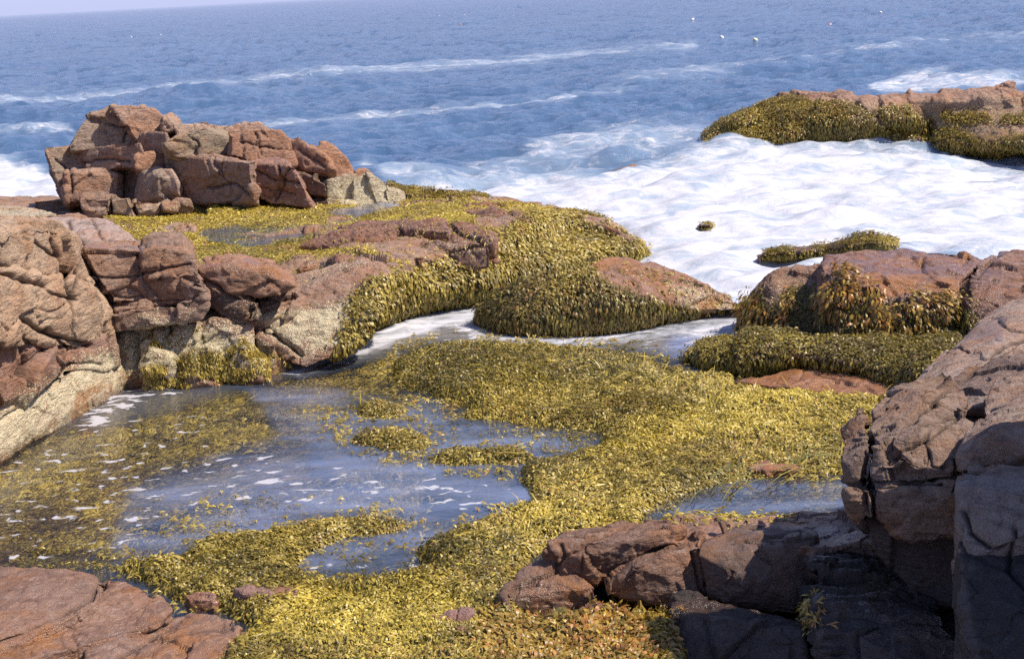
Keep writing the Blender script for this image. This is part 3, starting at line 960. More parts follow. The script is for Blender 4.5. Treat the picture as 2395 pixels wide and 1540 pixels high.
def blocks_mid():
    t = thing("rock_ledge", "row of squared reddish brown blocks standing between the barnacled cliff and the shelf", "rock ledge")
    tr = np.random.default_rng(4)
    def b(pts, Y, **q):
        kk = dict(back=1.5, bulge=0.05, fr=0.06, frs=0.5, am=0.03, ams=0.35, smooth=0, lean=.16, shrink=.96, backz=-0.06, col=BRN, cracks=CK, inner=.88, aniso=(1.3, 1.3, .7), grow=.03, tilt=float(tr.uniform(-.5, .2)))
        kk.update(q)
        return block(t, pts, Y=Y, **kk)
    CK = [([(228, 648), (270, 650), (326, 645)], 2.5, .035), ([(335, 640), (380, 632), (446, 618)], 2.5, .05), ([(255, 690), (300, 700), (338, 690)], 2.5, .03),
          ([(345, 706), (400, 702), (440, 715), (462, 690)], 2.5, .03), ([(480, 655), (540, 692), (605, 702), (680, 690)], 4, .09), ([(585, 700), (590, 745), (650, 790), (700, 826)], 5, .12),
          ([(610, 640), (650, 670)], 3, .02), ([(700, 680), (720, 710)], 3, .03), ([(640, 720), (700, 700)], 3, .02)]
    b([(192, 590), (215, 582), (318, 582), (334, 602), (346, 660), (350, 712), (262, 708), (240, 660), (212, 630)], 18.9)
    b([(262, 716), (346, 710), (352, 762), (272, 772)], 18.75, bulge=.06)
    b([(332, 588), (352, 575), (428, 572), (450, 594), (452, 632), (400, 648), (345, 655), (330, 620)], 18.9)
    b([(340, 654), (400, 642), (456, 632), (482, 655), (488, 700), (430, 712), (350, 716)], 18.8)
    b([(350, 712), (425, 712), (430, 752), (356, 762), (345, 740)], 18.75, bulge=.08)
    b([(425, 705), (470, 692), (492, 712), (470, 742), (430, 754)], 18.7, bulge=.12, smooth=6)
    b([(465, 632), (500, 620), (560, 618), (645, 636), (692, 668), (668, 690), (600, 700), (540, 694), (480, 662)], 19.1, bulge=.1, col=RED, smooth=2, tilt=0)
    b([(482, 662), (540, 694), (602, 704), (606, 752), (540, 752), (490, 720)], 18.95, col=DRK, bulge=.04)
    b([(588, 702), (640, 694), (705, 676), (770, 690), (850, 628), (905, 640), (890, 700), (858, 790), (790, 832), (708, 862), (655, 832), (600, 770)], 19.5, bulge=.10, smooth=4, inner=.75, back=1.2, tilt=0, lean=.75, am=.05)
    b([(838, 640), (880, 650), (932, 636), (928, 690), (900, 740), (850, 770)], 20.4, bulge=.05, back=1.0, lean=.7)
    # broken, weed-hung footing
    foot = []
    rg = np.random.default_rng(5)
    for x, y, w, h, Y in ((262, 768, 80, 150, 18.95), (335, 760, 75, 155, 18.9), (400, 752, 80, 150, 18.85), (470, 742, 75, 160, 18.9), (535, 745, 60, 140, 19.0),
                          (590, 765, 60, 125, 19.15), (430, 800, 90, 100, 18.7), (330, 820, 90, 100, 18.65), (520, 810, 70, 80, 18.75), (630, 815, 45, 70, 19.25), (560, 830, 60, 60, 18.7)):
        q = [(x + rg.uniform(-6, 6), y + h * .25), (x + w * .3, y + rg.uniform(-4, 8)), (x + w * .8, y + rg.uniform(-2, 12)), (x + w + rg.uniform(-6, 8), y + h * .3), (x + w, y + h), (x, y + h)]
        foot.append(b(q, Y, bulge=.14, back=.9, smooth=4, col=(0.34, 0.2, 0.14)))
    polys = [[(268, 770), (330, 790), (420, 800), (480, 750), (560, 760), (600, 800), (660, 850), (660, 880), (440, 900), (290, 910)]]
    def gap(seed, thr):
        return lambda c: fbm(c, 0.28, 3, seed) > thr
    S1 = weeds_on(foot, polys, cover=8, size=0.036, seed=31, zmin=-.05, zmax=.8, tones=OLIVE, lift=.25, thick=.05, wob=34)
    keep = fbm(S1['p'], 0.3, 3, 66) > -0.12 + 0.35 * S1['p'][:, 2]
    for k_ in 'pns':
        S1[k_] = S1[k_][keep]
    S2 = weeds_on([c for c in t.children if c not in foot], [[(790, 760), (830, 690), (868, 650), (935, 640), (935, 720), (860, 830), (780, 850)]], cover=9, size=.038, seed=32, tpl=TPL_KNOB, tones=OLIVE, lift=.2, jit=.35, thick=.08, wob=22, soft=16)
    o = fronds("seaweed", [S1, S2], t)
    tag(o, kind="stuff")
    return t


# ================================================================== 4. mound between the channel and the surf
def mound():
    t = thing("rock_mound", "rounded mound smothered in dark hanging bladder wrack, bare red crown, surf behind it", "rock mound")
    rows = [
        [(1100, 762, -.3), (1180, 800, -.3), (1320, 806, -.3), (1450, 796, -.3), (1560, 776, -.3), (1650, 764, -.3), (1738, 750, -.3)],
        [(1112, 742, .1), (1185, 765, .1), (1320, 768, .12), (1450, 762, .1), (1560, 742, .1), (1650, 732, .1), (1730, 726, .1)],
        [(1130, 715, .3), (1200, 705, .45), (1320, 695, .55), (1450, 695, .55), (1560, 695, .45), (1645, 700, .3), (1724, 716, .15)],
        [(1140, 712, .30), (1210, 684, .55), (1330, 652, .74), (1440, 630, .82), (1545, 650, .65), (1635, 672, .45), (1715, 706, .2)],
        [(1150, 706, .28), (1220, 672, .58), (1330, 640, .76), (1440, 606, .86), (1530, 625, .72), (1620, 661, .48), (1700, 696, .2)],
        [(1155, 702, -.4), (1225, 660, -.4), (1335, 630, -.4), (1445, 612, -.4), (1535, 638, -.4), (1625, 672, -.4), (1705, 704, -.4)],
    ]
    o = loft(t, rows, 46, 34, "mound_rock", col=(0.36, 0.20, 0.14), fr=.05, frs=.6, am=.06, ams=.5, seed=21, cracks=[([(1480, 640), (1560, 655), (1640, 668)], 3, .04)], wet=.5)
    polys = [[(1100, 760), (1125, 690), (1200, 640), (1330, 605), (1375, 605), (1395, 655), (1450, 680), (1520, 702), (1580, 716), (1630, 730), (1660, 750), (1600, 790), (1300, 810), (1120, 800)]]
    A = weeds_on([o], polys, cover=9, size=0.038, seed=41, zmin=-.08, tpl=TPL_KNOB, tones=dict(a=(0.50, 0.38, 0.09), b=(0.15, 0.115, 0.035), c=(0.36, 0.2, 0.06), pc=.06), lift=.2, jit=.35, thick=.10, wob=12)
    D = weeds_on([o], polys, cover=2, size=0.14, seed=44, zmin=-.08, tones=DARK, tpl=TPL_HAIR, wid=3.0, lift=.12, jit=.25, thick=.14, wob=12)
    B = weeds_on([o], polys, cover=10, size=0.040, seed=42, zmin=-.08, tones=DARK, lift=.1, jit=.3, thick=.03, wob=12)
    C = weeds_on([o], [[(1380, 605), (1560, 640), (1720, 700), (1730, 745), (1560, 760)]], cover=.8, size=0.05, seed=43, tones=OLIVE, lift=.2, wob=20)
    tag(fronds("seaweed", [A, B, C, D], t), kind="stuff")
    return t


# ================================================================== 5. wet weedy blocks across the channel
def right_blocks():
    t = thing("wet_boulder", "big flat-topped wet boulder facing the channel, amber and dark seaweed hanging down its front", "boulder")
    k = dict(fr=.06, frs=.5, am=.05, ams=.45, smooth=3)
    CK = [([(2250, 690), (2262, 655), (2330, 600)], 5, .10), ([(2060, 650), (2100, 690), (2090, 720)], 3, .04), ([(1950, 665), (2040, 660), (2200, 665)], 2.5, .03), ([(2130, 600), (2180, 615)], 3, .03)]
    o1 = block(t, [(1916, 660, 18.9), (1920, 628, 19.0), (1930, 603, 19.9), (2000, 594, 20.2), (2110, 579, 20.8), (2230, 590, 20.2), (2310, 604, 19.8), (2240, 652, 18.6), (1960, 650, 18.5),
                   (1930, 830, 18.5), (2250, 830, 17.9), (2250, 700, 18.3), (1960, 760, 18.3), (2210, 730, 17.95)], down=.3, col=(0.26, 0.135, 0.10), cracks=CK, aniso=(1.2, 1.2, .6), wet=.3, **k)
    o2 = block(t, [(2255, 650, 18.4), (2300, 606, 19.6), (2345, 582, 20.4), (2400, 590, 20.4), (2520, 585, 20.4), (2520, 690, 17.5), (2270, 690, 18.0), (2260, 800, 17.6), (2520, 800, 17)], down=.3, col=(0.27, 0.15, 0.115), cracks=CK, aniso=(1.2, 1.2, .6), **k)
    rows = [
        [(1718, 782, -.3), (1760, 812, -.3), (1830, 820, -.2), (1940, 822, -.1)],
        [(1728, 752, .1), (1768, 770, .12), (1840, 780, .15), (1940, 785, .2)],
        [(1738, 725, .3), (1780, 715, .45), (1850, 705, .55), (1940, 700, .6)],
        [(1756, 690, .5), (1795, 660, .78), (1850, 645, .85), (1940, 640, .9)],
        [(1790, 662, .6), (1815, 640, .80), (1860, 632, .85), (1940, 630, .88)],
        [(1795, 668, -.4), (1818, 648, -.4), (1862, 640, -.4), (1940, 640, -.4)],
    ]
    o3 = loft(t, rows, 50, 26, "rounded_rock", col=(0.31, 0.19, 0.14), fr=.06, frs=.5, am=.06, ams=.5, seed=24, cracks=[], wet=.3)
    lowp = [[(1720, 780), (1738, 720), (1775, 690), (1800, 745), (1830, 700), (1860, 680), (1920, 680), (1960, 700), (2100, 720), (2180, 730), (2250, 720), (2280, 700), (2290, 840), (1730, 840)]]
    A = weeds_on([o1, o2, o3], lowp, cover=9, size=.038, seed=51, tones=DARK, lift=.2, jit=.35, thick=.08, wob=16, zmin=-.1)
    tuft = [[(1925, 690), (1950, 660), (1985, 670), (1975, 720), (1940, 740)], [(1945, 640), (1965, 632), (2010, 655), (2010, 700), (1985, 695)], [(2025, 660), (2060, 665), (2060, 730), (2090, 720), (2110, 780), (2060, 770), (2030, 720)],
            [(2120, 700), (2145, 690), (2155, 730), (2125, 740)], [(2160, 720), (2190, 700), (2190, 790), (2160, 770)], [(2195, 700), (2220, 680), (2225, 740), (2200, 760)], [(2230, 710), (2260, 690), (2255, 720), (2235, 730)],
            [(1990, 740), (2030, 730), (2020, 770), (1995, 770)], [(1740, 700), (1775, 690), (1790, 740), (1760, 770), (1735, 750)], [(1825, 700), (1850, 690), (1860, 745), (1835, 760)], [(2110, 745), (2160, 750), (2160, 795), (2110, 790)]]
    B = weeds_on([o1, o2, o3], tuft, cover=10, size=.052, seed=52, tpl=TPL_KNOB, tones=AMBER, lift=.45, jit=.3, thick=.15, wob=14, soft=10, zmin=-.1)
    tag(fronds("seaweed", [A, B], t), kind="stuff")
    return t


def weed_step():
    t = thing("weedy_step", "low rock step under a thick quilt of dark wrack below the flat-topped wet boulder", "rock step")
    rows = [
        [(1590, 850, -.2), (1660, 880, -.2), (1780, 885, -.1), (1900, 885, -.1), (2000, 905, -.1), (2090, 935, -.1), (2200, 990, 0)],
        [(1605, 832, .05), (1680, 850, .12), (1790, 855, .15), (1900, 858, .15), (2000, 876, .15), (2090, 895, .2), (2200, 930, .3)],
        [(1620, 822, .1), (1700, 822, .25), (1800, 826, .32), (1900, 830, .34), (2000, 842, .34), (2090, 850, .36), (2220, 870, .45)],
        [(1640, 812, .08), (1710, 800, .25), (1800, 790, .36), (1900, 796, .36), (2000, 800, .36), (2100, 800, .38), (2240, 800, .5)],
        [(1660, 808, -.2), (1720, 792, .0), (1800, 778, .1), (1900, 780, .1), (2000, 780, .1), (2110, 780, .1), (2260, 770, .3)],
    ]
    o = loft(t, rows, 60, 30, "step_rock", col=DRK, fr=.08, frs=.5, am=.09, ams=.4, seed=28, cracks=[], wet=.6)
    polys = [[(1580, 860), (1600, 815), (1700, 780), (2300, 760), (2300, 1000), (2150, 960), (1950, 900), (1850, 880), (1700, 890)]]
    A = weeds_on([o], polys, cover=9, size=.036, seed=61, tpl=TPL_KNOB, tones=dict(a=(0.46, 0.35, 0.06), b=(0.15, 0.11, 0.024), c=(0.2, 0.13, 0.03), pc=.04), lift=.3, jit=.5, thick=.09, zmin=-.06)
    tag(fronds("seaweed", [A], t), kind="stuff")
    return t


def flat_slab():
    o = block(None, [zy(*p) for p in ((1715, 890, .10), (1830, 864, .16), (1895, 856, .17), (2000, 874, .17), (2090, 895, .17), (2085, 925, .13), (1990, 920, .14), (1900, 905, .12), (1800, 900, .10))],
              down=.35, col=(0.45, 0.21, 0.11), name="flat_rock", fr=.025, frs=.4, am=.02, ams=.4, smooth=3, cracks=[([(1900, 870), (1960, 885), (2000, 900)], 3, .02)], wet=.75)
    tag(o, "flat wet orange brown slab of rock lying bare in the middle of the seaweed", "flat rock")


# ================================================================== 6. near right rocks
def right_mass():
    t = thing("rock_mass", "heap of dark rough boulders and slabs filling the right edge, striped by slanting shadows", "rock heap")
    def b(pts, **q):
        kk = dict(back=1.3, bulge=.10, fr=.045, frs=.5, am=.03, ams=.3, smooth=1, col=(0.31, 0.225, 0.185), cracks=CK, backz=-.05, inner=.75)
        kk.update(q)
        return block(t, pts, **kk)
    CK = [([(1965, 1135), (2040, 1138), (2120, 1125), (2200, 1130)], 5, .07), ([(2030, 1050), (2018, 1090), (2022, 1180), (2030, 1260)], 5, .07), ([(2170, 1010), (2175, 1110)], 4, .05),
          ([(2090, 1060), (2180, 1020), (2240, 980)], 3, .03), ([(2190, 820), (2240, 810), (2265, 825)], 3, .03), ([(2410, 780), (2330, 822), (2240, 895), (2120, 985)], 5, .05),
          ([(2235, 1105), (2300, 1100)], 4, .05), ([(2250, 1190), (2262, 1240), (2330, 1290), (2410, 1240)], 4, .05), ([(2370, 1230), (2360, 1330), (2420, 1400)], 4, .05),
          ([(2330, 745), (2360, 770), (2394, 772)], 3, .03), ([(2150, 990), (2220, 975), (2300, 978)], 3, .04)]
    # long sloping slab
    b([(2088, 962, 14.2), (2110, 922, 14.7), (2232, 800, 16.2), (2300, 738, 17.2), (2400, 680, 18.2), (2560, 620, 19.5), (2560, 780, 16.5), (2400, 800, 15.2), (2300, 845, 14.4), (2180, 915, 13.7), (2110, 965, 13.6)],
      down=.7, back=0, col=(0.43, 0.31, 0.25), fr=.03, am=.018, ams=.2, aniso=(2.2, 2.2, .5), smooth=1)
    b([(2120, 985, 13.2), (2200, 905, 13.5), (2262, 860, 13.9), (2330, 835, 13.9), (2400, 820, 13.6), (2560, 790, 13.3), (2560, 910, 12.3), (2340, 915, 12.4), (2250, 930, 12.6), (2150, 990, 12.6)], down=.7, back=0, col=(0.26, 0.17, 0.135))
    b([(2095, 1005, 12.3), (2150, 955, 12.6), (2230, 925, 12.7), (2315, 918, 12.3), (2320, 945, 11.8), (2200, 965, 11.8), (2110, 1010, 11.8)], down=.6, back=0, smooth=2)
    b([(2300, 935, 11.4), (2330, 890, 11.8), (2400, 880, 11.7), (2560, 860, 11.5), (2560, 960, 10.4), (2350, 990, 10.6), (2300, 975, 10.9)], down=.8, back=0)
    # overhanging boulder, split by a cross of deep joints
    G = dict(down=0, smooth=1, col=(0.27, 0.18, 0.135), fr=.05, frs=.4, am=.035, ams=.25, back=1.0, bulge=.06, inner=.86, backz=-.02, shrink=.9)
    b([(1970, 1082, 10.25), (1998, 1054, 10.3), (2024, 1036, 10.35), (2032, 1050, 10.2), (2028, 1120, 10.1), (1980, 1130, 10.15)], **G)
    b([(2030, 1046, 10.15), (2036, 1030, 10.4), (2094, 974, 10.8), (2160, 955, 11.0), (2228, 950, 11.1), (2274, 980, 10.7), (2262, 1040, 10.1), (2240, 1115, 9.8), (2120, 1122, 9.85), (2036, 1126, 10.0), (2150, 1010, 10.1)], **G)
    b([(1977, 1140, 10.12), (2030, 1134, 10.02), (2040, 1204, 10.0), (2010, 1226, 10.1), (1987, 1204, 10.15)], **G)
    b([(2038, 1132, 9.98), (2240, 1120, 9.75), (2248, 1265, 9.75), (2120, 1262, 9.9), (2046, 1212, 9.98)], **G)
    b([(1992, 1206, 10.4), (2040, 1212, 10.2), (2120, 1250, 10.1), (2250, 1250, 9.9), (2262, 1420, 9.7), (2160, 1420, 10.0), (2085, 1318, 10.2), (2030, 1255, 10.3)], **{**G, 'col': BLK_SHADE})  # underside of the overhang, its shade painted in
    b([(2110, 1330, 10.5), (2262, 1330, 10.2), (2300, 1700, 9.0), (2180, 1700, 9.4)], back=1.6, col=BLK_SHADE)
    # near slabs at the frame edge
    b([(2236, 1060, 9.7), (2258, 1010, 10.1), (2330, 955, 10.6), (2400, 908, 10.9), (2560, 830, 11.5), (2560, 950, 10.3), (2400, 972, 9.9), (2300, 1020, 9.6), (2400, 1060, 9.5), (2560, 1060, 9.5), (2244, 1110, 9.55)], down=.6, back=0, col=(0.32, 0.24, 0.20), smooth=1, fr=.03, am=.03)
    b([(2236, 1138, 9.15), (2264, 1086, 9.6), (2325, 1056, 9.95), (2400, 1066, 9.9), (2600, 1080, 9.9), (2600, 1100, 9.0), (2400, 1140, 8.9), (2272, 1222, 8.85), (2400, 1250, 8.6), (2272, 1300, 8.7), (2242, 1250, 8.85)], down=.6, back=0, col=(0.30, 0.23, 0.20), smooth=1, fr=.03, am=.03)
    b([(2240, 1262, 8.9), (2276, 1300, 8.75), (2400, 1235, 8.9), (2620, 1200, 9.0), (2640, 1700, 7.2), (2300, 1700, 7.8), (2262, 1540, 8.1), (2238, 1390, 8.5)], down=.5, back=1, col=(0.045, 0.04, 0.04))  # near-black: the slab's shaded front is in the colour
    # the cliff goes on unseen beyond the frame, its overhang shaped to place shadows
    for cp in (((3.95, 8.7, 3.9), (4.3, 8.8, 4.3), (7, 8.6, 4.6), (4.2, 5.5, 3.6), (7, 5, 4), (4.0, 8.7, 0), (7, 8.7, 0), (4.2, 5.2, 0), (7, 5, 0)),
               ((3.92, 9.35, 3.5), (3.95, 9.25, 4.2), (4.2, 8.4, 4.4), (4.0, 8.4, 3.2), (7, 9.3, 3.6), (7, 9.2, 4.7), (7, 8, 4.6), (7, 8, 3.2)),
               ((3.93, 9.12, 2.4), (3.95, 9.06, 4.0), (4.1, 8.98, 4.0), (4.1, 9.04, 2.0), (7, 9.1, 3.0), (7, 9.0, 4.0), (7, 9.0, 1.5))):
        b([proj(np.array([[x, y, z]]))[0].tolist() + [y] for x, y, z in cp], back=0, bulge=0, cracks=[], vox=.06, fr=.02, am=.03)
    return t


def near_ledge():
    t = thing("foreground_ledge", "brown rounded ledge rising from the seaweed beside the overhanging boulder, half in its shadow", "rock ledge")
    CK = [([(1395, 1385), (1440, 1350), (1530, 1290), (1600, 1268)], 6, .10), ([(1400, 1390), (1470, 1420), (1560, 1435)], 6, .08), ([(1625, 1290), (1630, 1330), (1645, 1395)], 4, .06),
          ([(1310, 1270), (1320, 1300), (1300, 1330)], 4, .03), ([(1690, 1265), (1800, 1255), (1870, 1240)], 5, .05), ([(1700, 1245), (1760, 1235), (1820, 1228)], 4, .04), ([(1360, 1275), (1362, 1330)], 3, .02)]
    def b(pts, **q):
        kk = dict(fr=.05, frs=.4, am=.04, ams=.35, smooth=2, col=(0.25, 0.145, 0.105), cracks=CK, down=.35, inner=.75)
        kk.update(q)
        return block(t, pts, **kk)
    Z = zy
    b([Z(1266, 1290, .5), Z(1290, 1266, .56), Z(1400, 1262, .58), Z(1490, 1258, .58), Z(1600, 1235, .55), (1600, 1290, 11.1), (1480, 1345, 10.95), (1390, 1372, 10.95), (1310, 1335, 11.0), (1268, 1315, 11.1), (1400, 1300, 10.85)], down=0, back=.8, bulge=0)
    b([Z(1172, 1395, .22), Z(1212, 1335, .34), Z(1262, 1312, .36), Z(1330, 1320, .36), Z(1400, 1372, .25), (1370, 1432, 10.75), (1200, 1428, 10.75)], smooth=6)
    b([Z(1400, 1378, .28), Z(1470, 1322, .5), Z(1560, 1282, .58), Z(1640, 1268, .58), Z(1650, 1240, .58), (1655, 1395, 10.65), (1610, 1440, 10.6), (1500, 1420, 10.7), (1415, 1398, 10.85), (1560, 1350, 10.55)], down=0, back=.8, bulge=0)
    b([Z(1628, 1296, .55), Z(1640, 1270, .58), Z(1740, 1290, .55), Z(1905, 1265, .55), Z(1900, 1230, .52), Z(1700, 1235, .56), (1910, 1450, 10.35), (1650, 1405, 10.55), (1780, 1360, 10.35)], down=0, back=.8, bulge=0, col=(0.13, 0.085, 0.07))  # darker than the rest of the ledge: boulder's shadow put into the colour
    # plateau sloping back into the pool
    b([Z(1490, 1262, .5), Z(1530, 1222, .30), Z(1620, 1212, .22), Z(1800, 1208, .2), Z(2000, 1194, .2), Z(2080, 1205, .3), Z(2080, 1280, .45), Z(1900, 1270, .5), Z(1650, 1272, .52)], smooth=6, am=.04, fr=.04, col=(0.38, 0.23, 0.18))
    b([Z(1690, 1222, .42), Z(1800, 1212, .42), Z(2020, 1200, .46), Z(2060, 1262, .56), Z(1900, 1276, .56), Z(1760, 1270, .5)], aniso=(1.4, 1.4, .5), col=(0.36, 0.23, 0.18))
    b([Z(1340, 1425, .12), Z(1385, 1392, .22), Z(1445, 1408, .2), (1450, 1440, 10.6), (1342, 1442, 10.6)], smooth=3)
    # lower blocks: wet rock, with their shadow put into the near-black colour
    b([(1560, 1425, 10.2), (1575, 1400, 10.4), (1602, 1391, 10.45), (1740, 1420, 10.2), (1895, 1452, 10.0), (1895, 1640, 9.3), (1560, 1600, 9.6), (1700, 1445, 9.9), (1880, 1475, 9.7)], col=BLK_SHADE, smooth=3)
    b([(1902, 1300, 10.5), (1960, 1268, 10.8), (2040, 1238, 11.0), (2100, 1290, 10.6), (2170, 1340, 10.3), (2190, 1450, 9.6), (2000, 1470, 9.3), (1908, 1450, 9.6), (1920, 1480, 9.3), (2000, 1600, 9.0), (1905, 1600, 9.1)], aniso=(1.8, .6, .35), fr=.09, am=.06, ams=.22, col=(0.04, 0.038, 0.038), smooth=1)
    b([(2010, 1480, 9.2), (2080, 1455, 9.4), (2200, 1460, 9.4), (2250, 1500, 9.1), (2250, 1640, 8.6), (2000, 1640, 8.8)], col=BLK_SHADE, smooth=3)
    # a little weed in the joints
    parts = list(t.children)
    A = weeds_on(parts, [[(1380, 1395), (1560, 1415), (1600, 1440), (1500, 1450), (1340, 1445)], [(1150, 1400), (1380, 1425), (1380, 1450), (1150, 1450)], [(1860, 1420), (1910, 1400), (1915, 1470), (1880, 1460)]],
                 cover=4, size=.07, seed=71, tones=AMBER, lift=.4, wob=14)
    B = weeds_on(parts, [[(1530, 1205), (1900, 1190), (1900, 1212), (1560, 1222)]], cover=2, size=.09, seed=72, tones=BRIGHT, lift=.1, wob=10)
    tag(fronds("seaweed", [A, B], t), kind="stuff")
    return t


def near_slab():
    t = thing("wet_rock_slab", "wet purplish brown slab with stepped layers in the bottom corner beside the seaweed", "rock slab")
    CK = [([(-20, 1510), (60, 1475), (160, 1430), (215, 1395), (245, 1350)], 6, .06), ([(180, 1500), (300, 1475), (395, 1440)], 5, .035), ([(300, 1540), (360, 1480), (420, 1450)], 4, .03),
          ([(520, 1470), (560, 1455)], 4, .03), ([(270, 1540), (330, 1505), (430, 1480), (520, 1465)], 4, .03)]
    Z = zy
    def b(pts, **q):
        kk = dict(fr=.03, frs=.35, am=.03, ams=.3, smooth=2, col=(0.30, 0.175, 0.125), cracks=CK, down=.4)
        kk.update(q)
        return block(t, [Z(*p) for p in pts], **kk)
    b([(-200, 1310, .25), (0, 1324, .25), (120, 1326, .26), (228, 1336, .26), (240, 1360, .27), (225, 1400, .28), (170, 1430, .3), (60, 1472, .32), (-200, 1560, .35), (-200, 1400, .36), (100, 1380, .34)], smooth=6)
    b([(200, 1345, .16), (300, 1358, .17), (370, 1392, .17), (400, 1425, .17), (390, 1448, .18), (200, 1500, .20), (0, 1560, .22), (-200, 1600, .22), (0, 1480, .2)], col=(0.34, 0.195, 0.135))
    b([(390, 1440, .10), (450, 1430, .10), (545, 1450, .10), (565, 1468, .10), (520, 1500, .12), (500, 1560, .13), (200, 1620, .14), (200, 1510, .14)], col=(0.33, 0.20, 0.145))
    b([(540, 1476, .07), (590, 1472, .06), (598, 1490, .06), (560, 1500, .06)], down=.2, col=PNK)
    return t


def small_rocks():
    Z = zy
    for pts, lab, col, nm in (
        ([(545, 1375, .18), (600, 1364, .2), (690, 1366, .2), (700, 1380, .19), (650, 1420, .08), (620, 1402, .1), (560, 1385, .16)], "small flat topped purplish stone poking out of the yellow weed near the wet slab", (0.36, 0.2, 0.16), "small_rock"),
        ([(430, 1390, .12), (470, 1380, .14), (505, 1385, .13), (500, 1402, .1), (440, 1402, .1)], "tiny flush stone almost buried in weed near the wet slab's outer corner", (0.38, 0.2, 0.16), "small_rock"),
        ([(1008, 1436, .17), (1050, 1418, .2), (1100, 1420, .2), (1112, 1432, .18), (1080, 1452, .14), (1015, 1452, .14)], "rounded purple stone in the weed, upper of the pair left of the brown ledge", (0.36, 0.2, 0.17), "small_rock"),
        ([(1045, 1466, .17), (1070, 1456, .2), (1104, 1462, .18), (1104, 1485, .12), (1060, 1492, .1)], "rounded purple stone in the weed, lower of the pair left of the brown ledge", (0.34, 0.17, 0.13), "small_rock"),
        ([(1745, 1090, .1), (1790, 1076, .12), (1880, 1080, .1), (1870, 1096, .08), (1760, 1098, .08)], "pinkish stone showing through the weed above the green grass-like strands", (0.42, 0.17, 0.14), "small_rock"),
        ([(560, 862, .05), (590, 852, .12), (620, 862, .05), (600, 878, -.02)], "small pink stone at the waterline under the weedy broken footing", PNK, "small_rock"),
        ([(1420, 406, .02), (1455, 392, .2), (1492, 380, .22), (1490, 392, .1), (1450, 406, 0)], "low brown rock awash in the surf ahead of the weedy reef", (0.3, 0.2, 0.12), "awash_rock"),
        ([(1570, 374, .02), (1600, 366, .15), (1632, 364, .15), (1620, 372, 0)], "sliver of brown rock awash just off the tip of the weedy reef", (0.3, 0.2, 0.12), "awash_rock"),
    ):
        o = block(None, [Z(*p) for p in pts], down=.25, col=col, name=nm, fr=.02, frs=.2, am=.02, ams=.2, smooth=3, cracks=[], wet=.5)
        tag(o, lab, "rock")


def awash(name, label, rows, polys, seed, tones, size=.12, nu=40, nv=20):
    t = thing(name, label, "rock")
    o = loft(t, rows, nu, nv, "rock_body", col=DRK, fr=.05, frs=.5, am=.05, ams=.4, seed=seed, cracks=[], wet=.6)
    A = weeds_on([o], polys, cover=10, size=size, seed=seed, tones=tones, lift=.25, jit=.45, thick=.06, zmin=-.05)
    tag(fronds("seaweed", [A], t), kind="stuff")
    return t


